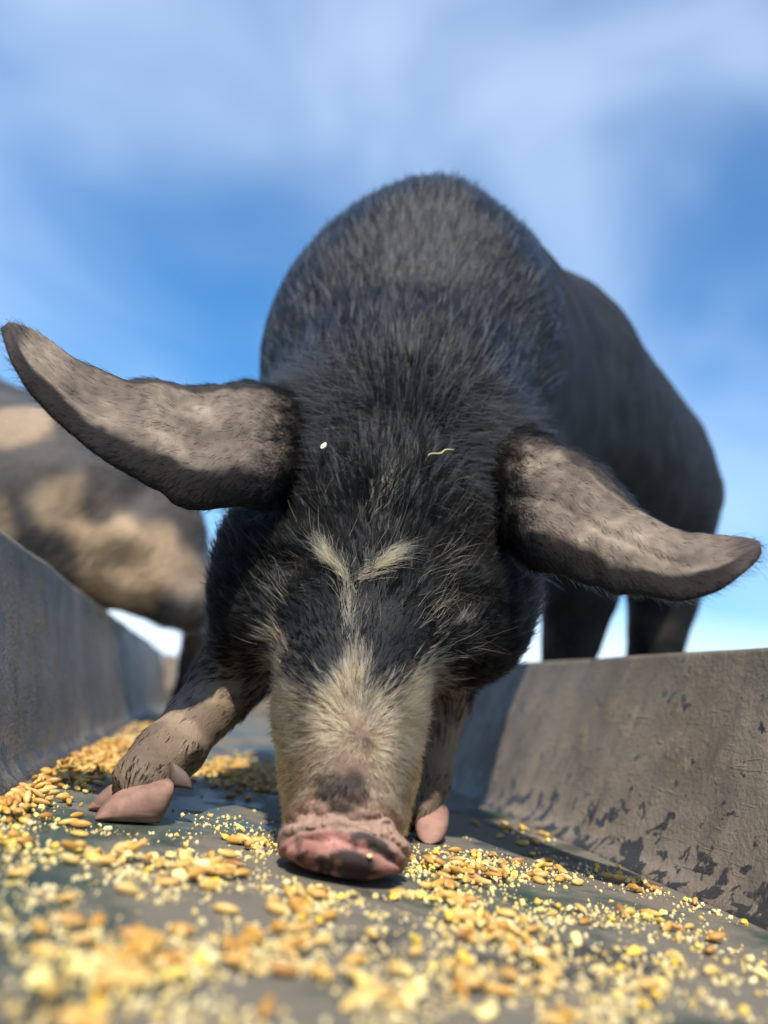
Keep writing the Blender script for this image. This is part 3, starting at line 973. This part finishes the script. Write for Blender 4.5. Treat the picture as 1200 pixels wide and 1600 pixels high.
def coat(name, n, weight, length, lift, colorf, rad, curl=.14, jit=.14, clump=0.0, bendn=-.35, tuft=1, spread=.0012):
    """tuft > 1 gathers that many strands into each lock: roots spread, tips meet"""
    n //= tuft
    P, Nm, fi = sample_surface(V, F, N, weight, n)
    D, h, b, l, u, w = hair_field(P, Nm)
    if clump > 0:                               # neighbouring strands lean the same way
        cn = np.stack([vnoise(P, 85, 71 + q, 2) - .5 for q in range(3)], 1)
        D = nrm(D + cn * clump)
    D = nrm(D + RNG.normal(size=(n, 3)) * jit)
    D = D - Nm * np.minimum(0, (D * Nm).sum(1, keepdims=True))
    D = nrm(D + Nm * (lift(P, u) * RNG.uniform(.6, 1.4, n))[:, None])
    L = length(P, u, w) * RNG.uniform(.55, 1.15, n)
    C = colorf(P, u, w, n)
    if tuft > 1:
        rep = lambda a: np.repeat(a, tuft, 0)
        tip = rep(P + D * L[:, None]); Lr = rep(L); Nm = rep(Nm); m = n * tuft
        j = RNG.normal(size=(m, 3)) * spread
        j -= Nm * (j * Nm).sum(1, keepdims=True)
        P = rep(P) + j
        tip = tip + j * .25 + RNG.normal(size=(m, 3)) * spread * .25
        D = tip - P
        L = np.linalg.norm(D, axis=1) * RNG.uniform(.7, 1.1, m); D = nrm(D)
        C = rep(C) * RNG.uniform(.6, 1.35, (m, 1)); n = m
    hair_obj(name, body, P - Nm * .0004, D, L, C, RNG.uniform(*rad, n), bend=Nm * bendn, curl=curl)

tmF, tfF = tan_mask(FC); bareF, darkF = face_spots(FC)
on_rim = sstep(fold_u[0] + .000, fold_u[0] + .007, fu_)
eyeclear = np.minimum(np.linalg.norm(FC - EYE_L, axis=1), np.linalg.norm(FC - EYE_R, axis=1))
eyek = sstep(.003, .007, eyeclear)
# short tan coat of the muzzle
def tan_col(P, u, w, n):
    b, d = face_spots(P)
    c = np.array([.64, .46, .235])[None] * RNG.uniform(.3, 1.25, (n, 1)) + RNG.normal(size=(n, 3)) * .015
    c = c * (.55 + .75 * vnoise(P, 75, 91, 3))[:, None]
    c = lerp(c, np.array([.24, .16, .085]), (RNG.random(n) < .25) * .8)
    c = lerp(c, np.array([.022, .016, .013]), d)
    return np.clip(c, .01, .9)
wt = wh * tmF ** 1.4 * on_rim * (1 - .93 * bareF) * seen
coat('muzzle_hair', 34000, wt, lambda P, u, w: .0060 + .0075 * sstep(WHORL[1] - .01, WHORL[1] + .04, u), lambda P, u: .30 + 0 * u, tan_col, (.00008, .00013), clump=.45, tuft=4, spread=.0006)
# sparse down on the wrinkled skin
coat('muzzle_down', 2500, wh * sstep(fold_u[3], fold_u[0], fu_) * sstep(fold_u[0] + .015, fold_u[0], fu_) * seen, lambda P, u, w: .003 + 0 * u, lambda P, u: .5 + 0 * u, tan_col, (.00005, .00008))
# black coat of forehead and cheeks
def blk_col(P, u, w, n):
    c = np.array([.004, .004, .004])[None] * RNG.uniform(.4, 2.2, (n, 1))
    m = RNG.random(n) < .035
    return lerp(c, np.array([.30, .22, .13]), m * .8)
wk = wh * (1 - tmF) * eyek * (.35 + .65 * seen)
coat('face_hair', 52000, wk, lambda P, u, w: .0085 + .011 * sstep(u_fore - .03, u_poll, u), lambda P, u: .20 + .06 * sstep(u_fore, u_poll, u), blk_col, (.00009, .00014), clump=.3, tuft=3, spread=.0006)
# pale tufts on the brow and round the eyes
def tuft_col(P, u, w, n):
    return np.array([.60, .44, .23])[None] * RNG.uniform(.35, 1.1, (n, 1))
coat('brow_wisp', 260, wh * (1 - tmF) * tfF ** 1.5 * eyek * seen, lambda P, u, w: .020 + 0 * u, lambda P, u: .38 + 0 * u, tuft_col, (.00009, .00014), clump=.7, jit=.25, curl=.3)
def strands(name, n, a, b, spread, pdir, length, pale, lift=.4):
    """loose bristles rooted along a line on the brow, all leaning one way"""
    f = RNG.random(n) ** .8
    px = a[0] + (b[0] - a[0]) * f + RNG.normal(size=n) * spread; py = a[1] + (b[1] - a[1]) * f + RNG.normal(size=n) * spread
    P = trace(pig_sdf, px, py, .6)
    d = nrm(Wd * pdir[0] - U * pdir[1])
    D = nrm(d + Vd * lift * RNG.uniform(.5, 1.3, (n, 1)) + RNG.normal(size=(n, 3)) * .22)
    c = np.array([.62, .45, .22])[None] * RNG.uniform(.3, 1.15, (n, 1)) * pale
    hair_obj(name, body, P + Vd * .0012, D, RNG.uniform(*length, n), c, RNG.uniform(.00010, .00016, n), bend=np.tile(-Vd * .5, (n, 1)), curl=.35)
strands('brow_tuft', 210, (545, 912), (502, 862), 5, (-.66, -.76), (.010, .019), .85)
strands('brow_tuft', 260, (547, 912), (618, 866), 6, (.86, -.50), (.010, .019), .85)
strands('brow_tuft', 110, (546, 1000), (540, 905), 9, (-.12, -1), (.012, .020), .85)
strands('brow_tuft', 45, (592, 800), (600, 745), 13, (.25, -1), (.010, .020), .75, .6)
strands('brow_tuft', 26, (660, 900), (700, 865), 16, (.8, -.5), (.014, .024), .45, .6)
strands('brow_tuft', 30, (655, 985), (690, 940), 12, (.6, -.8), (.014, .024), .6, .6)
strands('brow_tuft', 45, (445, 880), (470, 930), 14, (.75, .30), (.012, .022), .6, .7)
strands('brow_tuft', 40, (500, 860), (640, 960), 40, (.1, -1), (.012, .020), .55, .5)
# mane over poll and neck
def mane_col(P, u, w, n): return np.array([.010, .0105, .0115])[None] * RNG.uniform(.2, 2.6, (n, 1))
wm = (wh * sstep(u_poll - .02, u_poll + .03, fu_) + wb * sstep(.64, .54, FC[:, 1])) * (.15 + .85 * seen) * sstep(.12, .05, np.abs(fw_))
coat('mane', 46000, wm, lambda P, u, w: .015 + .010 * sstep(.56, .48, P[:, 1]), lambda P, u: .17 + 0 * u, mane_col, (.00010, .00016), clump=.32, curl=.10, tuft=4, spread=.0009)
# longer black hair spilling from the head over each ear root
for E, s_ in ((EAR_L, -1), (EAR_R, 1)):
    n = 5200
    q = E - Wd * s_ * .022 - np.array([0, .012, 0])
    wgt = np.exp(-(np.linalg.norm(FC - q, axis=1) / .030) ** 2) * (wh + wb)
    P, Nm, fi = sample_surface(V, F, N, wgt, n)
    D = nrm(Wd * s_ * .9 + U * RNG.normal(.25, .35, (n, 1)) + RNG.normal(size=(n, 3)) * .2)
    D = D - Nm * np.minimum(0, (D * Nm).sum(1, keepdims=True)); D = nrm(D + Nm * RNG.uniform(.08, .28, (n, 1)))
    hair_obj('ear_root_hair', body, P, D, RNG.uniform(.010, .026, n), mane_col(P, 0, 0, n), RNG.uniform(.00008, .00013, n), bend=-Nm * .3, curl=.2)
# trunk and legs
def trunk_col(P, u, w, n):
    h, b, l = region(P); k, tt, _ = leg_info(P)
    c = np.array([.008, .008, .0078])[None] * RNG.uniform(.5, 1.9, (n, 1))
    t = sstep(.14, .27, tt) * l * (RNG.random(n) < .85 - .45 * sstep(.58, .9, tt))
    t = np.where(k >= 2, t * .5, t)
    return lerp(c, np.array([.42, .30, .175]), t)
coat('trunk_hair', 66000, (wb + wlg * (1.2 + 4.5 * sstep(.3, .5, leg_info(FC)[1]))) * (.15 + .85 * seen), lambda P, u, w: .0072 + 0 * u, lambda P, u: .12 + 0 * u, trunk_col, (.00012, .0002), clump=.22, jit=.07, curl=.06, tuft=3, spread=.0007)
# eyelashes
for E, s in ((EYE_L, -1), (EYE_R, 1)):
    n = 26
    a = np.linspace(-1, 1, n)
    root = E + Vd * .008 + U * .006 + Wd * (a * .009)[:, None]
    d = nrm(Vd * .9 + Wd * (a * .6 + s * .1)[:, None] - U * .35 + RNG.normal(size=(n, 3)) * .12)
    hair_obj('eyelash', body, root, d, RNG.uniform(.011, .018, n), np.tile([.10, .075, .05], (n, 1)), np.full(n, .00011), bend=np.tile(-U * .8, (n, 1)), curl=.1)
print('coat', time.time() - T0)

# ================================================================== second pig, tan with black patches, beyond the shaded wall
YB = 1.12
P2 = dict(hip=PY(-330, 720, YB + .10), mid=PY(-120, 775, YB + .02), sh=PY(60, 805, YB - .02),
          nk=PY(150, 825, YB - .06), skull=PY(235, 862, YB - .09), snout=PY(305, 945, YB - .12))
L2 = []
for a, dx in (('sh', -.01), ('sh', .045), ('hip', 0.02), ('hip', .07)):
    q = P2[a]; fx = q + np.array([dx, (-.045 if dx < .03 else .06), -.10])
    L2.append([fx, gnd(fx + np.array([.015, 0, 0]), .12), gnd(fx + np.array([.012, -.01, 0]), .03), gnd(fx + np.array([.012, -.012, 0]), -.012)])
fx = PY(325, 905, YB + .03)
L2[1] = [P2['sh'] + np.array([.09, .05, -.05]), PY(318, 930, YB + .02), gnd(PY(322, 990, YB + .02), .04), gnd(PY(322, 990, YB + .02) + np.array([0, -.01, 0]), -.012)]
def pig2_sdf(p):
    p = np.asarray(p, np.float32)
    d = chain(p, [P2['hip'], P2['mid'], P2['sh']], [.17, .185, .16], .06)
    d = smin(d, chain(p, [P2['sh'], P2['nk'], P2['skull']], [.135, .105, .078], .06), .05)
    d = smin(d, chain(p, [P2['skull'], (P2['skull'] * .45 + P2['snout'] * .55), P2['snout']], [.074, .046, .036], .04), .04)
    for dy in (-.065, .06):
        e = P2['skull'] + np.array([-.035, dy * .9, .055])
        d = smin(d, d_ell(p, e + np.array([-.02, dy * .2, .02]), (.055, .012, .022), np.array(Matrix.Rotation(.6, 3, 'Y'))), .025)
    for i, c in enumerate(L2):
        d = smin(d, chain(p, c, [.055, .034, .021, .02], .02), .03)
    return d + (vnoise(p, 13, 87, 2) - .5) * .035
a2 = np.min([np.min(list(P2.values()), 0)], 0); b2 = np.max(list(P2.values()), 0)
X2 = axis_steps([(a2[0] - .22, b2[0] + .16, .0065)]); Y2 = axis_steps([(a2[1] - .2, b2[1] + .22, .0065)]); Z2 = axis_steps([(GZ - .02, b2[2] + .22, .0065)])
V2, F2 = surface_nets(pig2_sdf, X2, Y2, Z2)
N2 = vnormals(V2, F2)
if (N2 * (V2 - V2.mean(0))).sum() < 0: F2 = F2[:, ::-1].copy(); N2 = -N2
def pig2_color(P):
    n1 = vnoise(P, 40, 85, 2); n = vnoise(P, 14, 83, 2)
    c = np.tile(np.array([.055, .050, .046]), (len(P), 1)) * (.5 + 1.0 * n[:, None])
    def at(px, py, Y, rpx):
        return sstep(1.25, .7, np.linalg.norm(P - PY(px, py, Y), axis=1) / (rpx * YB / 1200) + (n - .5) * 1.1 + (n1 - .5) * .4)
    tan = np.array([.36, .26, .165])
    for px, py, Y, rp, a in ((30, 665, YB - .16, 48, .75), (-40, 830, YB - .16, 60, .5), (95, 790, YB - .18, 48, .7), (185, 872, YB - .18, 78, 1), (285, 880, YB - .18, 60, .45), (322, 960, YB, 60, .4), (-200, 650, YB - .1, 110, .9)):
        c = lerp(c, tan * (.7 + .3 * a), at(px, py, Y, rp) * a)
    c = lerp(c, np.array([.045, .042, .040]), np.maximum(at(185, 770, YB - .16, 44), at(60, 880, YB - .17, 46)) * .9)
    return lerp(c, np.array([.085, .032, .020]), at(238, 930, YB - .19, 42) * .9)
pig2 = empty('spotted_pig', Vector(gnd(P2['mid'], GZ)), 'tan pig with black patches standing behind the shaded trough wall', 'pig')
body2 = mesh_obj('body', V2, F2, M_SKIN, pig2, col=pig2_color(V2))
n2_ = 26000
P_, N_2, f_ = sample_surface(V2, F2, N2, np.ones(len(F2)), n2_)
d_ = nrm(P2['hip'] - P2['sh']) + np.array([0, 0, -.5]) + RNG.normal(size=(n2_, 3)) * .25
d_ = nrm(d_ - N_2 * (d_ * N_2).sum(1, keepdims=True)); d_ = nrm(d_ + N_2 * RNG.uniform(.1, .45, (n2_, 1)))
hair_obj('fur', body2, P_, d_, RNG.uniform(.012, .024, n2_), np.clip(pig2_color(P_) * RNG.uniform(.6, 1.7, (n2_, 1)), .004, .7), RNG.uniform(.0002, .0004, n2_), bend=-N_2 * .3)
for c in L2:
    foot(c, (.9, -.3, 0), GZ + .0005, .0115, pig2, dew=False)
for dy in (-.062, .055):
    vs, fs = uv_ball(P2['skull'] * .7 + P2['snout'] * .3 + np.array([0.01, dy * .8, .018]), .009)
    mesh_obj('eye', vs, fs, M_EYE, pig2)
print('pig2', time.time() - T0)

# ================================================================== feed
def grain_mesh(name, L, W, H, seed):
    r = np.random.default_rng(seed)
    nu, nv = 9, 9
    vs, fs = [], []
    bend = r.normal() * .08
    for j in range(nv):
        t = -1 + 2 * j / (nv - 1)
        pr = max(0.04, (1 - abs(t) ** 2.2)) ** .72 * (1 - .12 * t)
        for i in range(nu):
            a = 2 * math.pi * (i + .25) / nu
            g = 1 - .26 * math.exp(-((math.atan2(math.sin(a - math.pi / 2), math.cos(a - math.pi / 2))) / .38) ** 2)
            vs.append((t * L / 2, math.cos(a) * W / 2 * pr * g + bend * L * .3 * (t * t), math.sin(a) * H / 2 * pr * g))
    for j in range(nv - 1):
        for i in range(nu):
            a, b = j * nu + i, j * nu + (i + 1) % nu
            fs.append((a, a + nu, b + nu, b))
    fs.append(tuple(range(nu))); fs.append(tuple((nv - 1) * nu + i for i in range(nu))[::-1])
    return np.array(vs), fs
def chunk_mesh(name, size, seed):
    r = np.random.default_rng(seed)
    bm = bmesh.new()
    bmesh.ops.create_icosphere(bm, subdivisions=1, radius=size)
    k = np.array([r.uniform(.75, 1.2), r.uniform(.6, 1.0), r.uniform(.4, .7)])
    planes = [(nrm(r.normal(size=3)), r.uniform(.45, .75)) for _ in range(3)]
    for v in bm.verts:
        p = np.array(v.co) * r.uniform(.82, 1.12)
        for nn, d in planes:
            e = p @ nn - d * size
            if e > 0: p = p - nn * e
        v.co = p * k
    vs = np.array([v.co[:] for v in bm.verts]); fs = [tuple(v.index for v in f.verts) for f in bm.faces]
    bm.free(); return vs, fs
BAR = [grain_mesh('b', L, W, H, i) for i, (L, W, H) in enumerate([(.0086, .0034, .0029), (.0080, .0032, .0027), (.0094, .0034, .0028), (.0074, .0034, .0030), (.0085, .0030, .0025), (.0068, .0036, .0031)])]
MAI = [chunk_mesh('m', s, 40 + i) for i, s in enumerate((.0024, .0028, .0020, .0033, .0025, .0017))]
# strokes of feed on the trough floor: pixel polyline, spread, barley, maize, meal
STROKES = [
    ([(0, 1290), (60, 1305), (150, 1318), (250, 1350), (340, 1388), (430, 1420)], 22, 240, 190, 700),
    ([(0, 1262), (40, 1240), (110, 1215), (180, 1180)], 16, 110, 70, 160),
    ([(100, 1200), (180, 1165), (260, 1130)], 14, 180, 160, 200),
    ([(330, 1215), (400, 1205), (430, 1225)], 15, 130, 130, 160),
    ([(0, 1345), (80, 1350)], 16, 26, 18, 120),
    ([(60, 1440), (140, 1430), (230, 1460), (330, 1470), (430, 1470)], 34, 120, 100, 420),
    ([(0, 1500), (110, 1510), (250, 1520), (380, 1530), (480, 1510)], 38, 100, 90, 420),
    ([(20, 1590), (160, 1580), (300, 1585), (420, 1570)], 36, 56, 60, 260),
    ([(430, 1400), (480, 1405), (540, 1408)], 13, 16, 26, 220),
    ([(350, 1330), (400, 1328), (430, 1322)], 10, 24, 16, 90),
    ([(640, 1350), (700, 1352), (780, 1350), (850, 1370)], 20, 110, 90, 420),
    ([(655, 1390), (710, 1405), (745, 1440)], 18, 60, 50, 260),
    ([(720, 1450), (760, 1455), (790, 1475)], 17, 26, 30, 160),
    ([(690, 1500), (760, 1505), (810, 1530)], 24, 34, 30, 150),
    ([(540, 1565), (610, 1560), (670, 1540)], 26, 34, 36, 160),
    ([(900, 1440), (960, 1425), (1010, 1440), (1040, 1465)], 18, 46, 34, 220),
    ([(940, 1385), (990, 1380), (1030, 1388)], 9, 16, 14, 60),
    ([(1070, 1410), (1095, 1415)], 8, 5, 5, 30),
    ([(900, 1350), (960, 1355)], 9, 26, 16, 60),
    ([(780, 1290), (820, 1300), (860, 1310)], 7, 56, 46, 60),
    ([(1050, 1480), (1100, 1510), (1140, 1530)], 22, 24, 22, 120),
    ([(900, 1520), (960, 1530), (1010, 1515)], 22, 22, 20, 120),
    ([(850, 1580), (960, 1590), (1060, 1575)], 24, 18, 24, 120),
    ([(1130, 1570), (1190, 1550)], 20, 9, 12, 60),
    ([(840, 1440), (870, 1420)], 16, 10, 12, 100),
    ([(820, 1400), (870, 1330), (700, 1310)], 30, 40, 36, 160),
    ([(120, 1400), (330, 1440), (600, 1430), (900, 1470), (1150, 1450)], 70, 8, 40, 900),
    ([(250, 1320), (500, 1330), (800, 1400)], 45, 22, 40, 700),
]
HM_RES = .0012
hmx0, hmy0 = -.7, 0.02
HMAP = np.zeros((1000, 1900), np.float32)
def floor_z(pts):
    p = np.array(pts, float) + 5; p[:, 2] = 5
    return (vnoise(p, 14, 3, 3) - .5) * .0022 - .001
def drop(x, y, r, h, sink=.55):
    i, j = int((x - hmx0) / HM_RES), int((y - hmy0) / HM_RES); k = max(1, int(r / HM_RES))
    if i - k < 0 or j - k < 0 or i + k >= 1000 or j + k >= 1900: return 0.0
    s = HMAP[i - k:i + k + 1, j - k:j + k + 1]
    z = float(np.mean(s)) * .6 + float(s.max()) * .4
    HMAP[i - k:i + k + 1, j - k:j + k + 1] = np.maximum(s, z + h * sink)
    return z
SOLE = [gnd(LEG_L[-1], 0), gnd(LEG_R[-1], 0)]
def free(p):
    n = p @ TN
    if n < X_L + .012 or n > X_R - .012: return False
    t = p @ TD
    if t < T_NEAR + .02 or t > T_FAR - .02 or p[1] < .10 or p[1] > 2.0: return False
    q = p - S[0]
    if math.hypot(q[0] / .031, q[1] / .029) < 1: return False
    for s in SOLE:
        if math.hypot(p[0] - s[0], p[1] - s[1]) < .028: return False
    return True
barley, maize, meal = [], [], []
def pick(st, sg):
    st = np.array(st, float)
    i = RNG.integers(len(st) - 1); f = RNG.random()
    px, py = st[i] * (1 - f) + st[i + 1] * f + RNG.normal(size=2) * np.array([sg * 1.7, sg * .8])
    if px < -80 or px > 1280 or py < 1118 or py > 1720: return None
    if ray(px, py)[2] > -.02: return None
    if ((px - 600) / 95) ** 2 + ((py - 1440) / 34) ** 2 < 1 and RNG.random() < .9: return None      # licked bare in front of the snout
    p = PZ(px, py)
    # little heaps: pull towards a jittered lattice of heap centres
    return p
for st, sg, nb, nm, nme in STROKES:
    yy = np.mean([q[1] for q in st]); kk = 1.9 if yy < 1260 else (.29 if yy > 1480 else .48)
    nb, nm, nme = int(nb * kk), int(nm * kk), int(nme * 1.7)
    cents = [c for c in (pick(st, sg) for _ in range(max(3, nb // 6))) if c is not None]
    for lst, n in ((barley, nb), (maize, nm), (meal, nme)):
        cand = []
        for _ in range(n):
            p = pick(st, sg)
            if p is None: continue
            if RNG.random() < (.62 if lst is not meal else .4):
                p = cents[RNG.integers(len(cents))] + np.append(RNG.normal(size=2) * (.010 if lst is not meal else .016), 0)
            if free(p): cand.append(p)
        if not cand: continue
        keep = vnoise(np.array(cand) + 3.0, 40, 95, 2) + .2 * (yy < 1260) > (.44 if lst is not meal else .40) + RNG.normal(size=len(cand)) * .09
        lst += [p for p, k in zip(cand, keep) if k]
def rotm(yaw, pitch, roll):
    return np.array(Matrix.Rotation(yaw, 3, 'Z') @ Matrix.Rotation(pitch, 3, 'Y') @ Matrix.Rotation(roll, 3, 'X'))
def in_view(p):
    x, y, w = project(p); return w > 0 and -10 < x < 1210 and y < 1612
M_BAR = mat_grain('barley_husk', 'barley'); M_MAI = mat_grain('maize_flesh', 'maize')
M_BAR2 = mat_grain('barley_husk_strewn', 'barley', True); M_MAI2 = mat_grain('maize_flesh_strewn', 'maize', True)
M_MEAL = mat_grain('feed_meal', 'meal', True)
def share(meshes, mat, nm):
    out = []
    for vs, fs in meshes:
        me = bpy.data.meshes.new(nm); me.from_pydata([tuple(v) for v in vs], [], fs)
        me.polygons.foreach_set('use_smooth', np.full(len(me.polygons), nm == 'barley_grain'))
        me.materials.append(mat); me.update(); out.append(me)
    return out
def strew(points, shapes, meshes, name, label, cat, group, mat2, stuffname, stufflabel, rad, hgt, limit, tilt):
    items = []
    for p, z0 in zip(points, floor_z(points)):
        k = int(RNG.integers(len(shapes)))
        z = drop(p[0], p[1], rad, hgt)
        R = rotm(RNG.uniform(0, 6.283), RNG.normal() * tilt * (1 if z < .002 else 2.2), RNG.uniform(0, 6.283) if cat == 'grain' else RNG.normal() * .5)
        vz = (shapes[k][0] @ R.T)[:, 2]
        q = np.array([p[0], p[1], z0 + z * .9 - vz.min() * .96])
        items.append((q, R, k))
    items.sort(key=lambda it: (not in_view(it[0]), np.linalg.norm(it[0] - CAM)))
    for q, R, k in items[:limit]:
        o = bpy.data.objects.new(name, meshes[k])
        o.matrix_world = Matrix.Translation(Vector(q)) @ Matrix(R.tolist()).to_4x4()
        o['label'] = label; o['category'] = cat; o['group'] = group
        scene.collection.objects.link(o)
    rest = items[limit:]
    if rest: heap(rest, shapes, mat2, stuffname, stufflabel)
def heap(items, shapes, mat, name, label, smooth=True):
    vs, fs, tint, off = [], [], [], 0
    for q, R, k in items:
        v, f = shapes[k]
        vs.append(v @ R.T + q); fs += [tuple(i + off for i in x) for x in f]; off += len(v)
        tint.append(np.full(len(v), RNG.random()))
    o = mesh_obj(name, np.concatenate(vs), fs, mat, smooth=smooth)
    a = o.data.attributes.new('tint', 'FLOAT', 'POINT'); a.data.foreach_set('value', np.concatenate(tint).astype(np.float32))
    o['kind'] = 'stuff'; o['label'] = label
    return o
RNG.shuffle(maize); RNG.shuffle(barley)
strew(maize, MAI, share(MAI, M_MAI, 'maize_piece'), 'maize_piece', 'yellow cracked maize piece lying among grain on the trough floor', 'maize', 'cracked maize strewn on the trough floor',
      M_MAI2, 'cracked_maize', 'cracked yellow maize strewn farther along the trough floor', .0023, .0032, 290, .3)
strew(barley, BAR, share(BAR, M_BAR, 'barley_grain'), 'barley_grain', 'golden husked barley grain lying on the trough floor', 'grain', 'barley grains strewn on the trough floor',
      M_BAR2, 'barley', 'golden barley strewn farther along the trough floor', .0030, .0030, 290, .14)
MEALS = [chunk_mesh('c', s, 80 + i) for i, s in enumerate((.0005, .0008, .0011, .0015, .00045, .0020))]
it = []
for p, z0 in zip(meal, floor_z(meal)):
    k = int(RNG.choice(6, p=[.24, .22, .18, .12, .18, .06])); R = rotm(*RNG.uniform(0, 6.28, 3))
    i, j = int((p[0] - hmx0) / HM_RES), int((p[1] - hmy0) / HM_RES)
    z = HMAP[i, j] if 0 <= i < 1000 and 0 <= j < 1900 else 0
    it.append((np.array([p[0], p[1], z0 + min(float(z), .004) * .5 + .0004]), R, k))
heap(it, MEALS, M_MEAL, 'feed_meal', 'fine pale crumbs of crushed feed scattered over the trough floor', smooth=False)
print('feed', len(barley), len(maize), len(meal), time.time() - T0)

# two bits of chaff caught in the coat between the ears
def surf_at(px, py): return trace(pig_sdf, px, py)[0]
M_HUSK = mat_plain('straw_husk', (.80, .68, .42), .5); M_SPRIG = mat_plain('green_sprig', (.42, .38, .16), .6)
q = surf_at(503, 722) + Vd * .011
vs, fs = grain_mesh('h', .0066, .0026, .0010, 5)
vs = vs @ np.stack([nrm(U + Wd * .25), nrm(Wd - U * .25), Vd]) + q
h = mesh_obj('husk_flake', vs, fs, M_HUSK, loc=q); h['label'] = 'pale husk flake caught in black hair beside the ear held up'; h['category'] = 'husk'
q = surf_at(682, 735) + Vd * .012
vs, fs = [], []
for k in range(9):
    t = k / 8 - .5
    c = q + (U * .010 + Wd * .013) * t + (U - Wd) * .0007 * math.sin(k * 1.3)
    r = .0004 * (1.2 - abs(t))
    for i in range(5):
        a = 2 * math.pi * i / 5; vs.append(c + (U - Wd) * .7 * r * math.cos(a) + Vd * r * math.sin(a))
for k in range(8):
    for i in range(5):
        a, b = k * 5 + i, k * 5 + (i + 1) % 5; fs.append((a, b, b + 5, a + 5))
fs.append((0, 1, 2, 3, 4)); fs.append((44, 43, 42, 41, 40))
h = mesh_obj('plant_sprig', vs, fs, M_SPRIG, loc=q); h['label'] = 'tiny crooked green sprig caught in black hair beside the drooping ear'; h['category'] = 'sprig'
q = surf_at(577, 1340) + Vd * .0008
vs, fs = chunk_mesh('c', .0016, 7)
h = mesh_obj('maize_crumb', vs + q, fs, M_MAI, smooth=False, loc=q); h['label'] = 'tiny golden maize crumb stuck to the pink nose disc'; h['category'] = 'maize'
print('done', time.time() - T0)
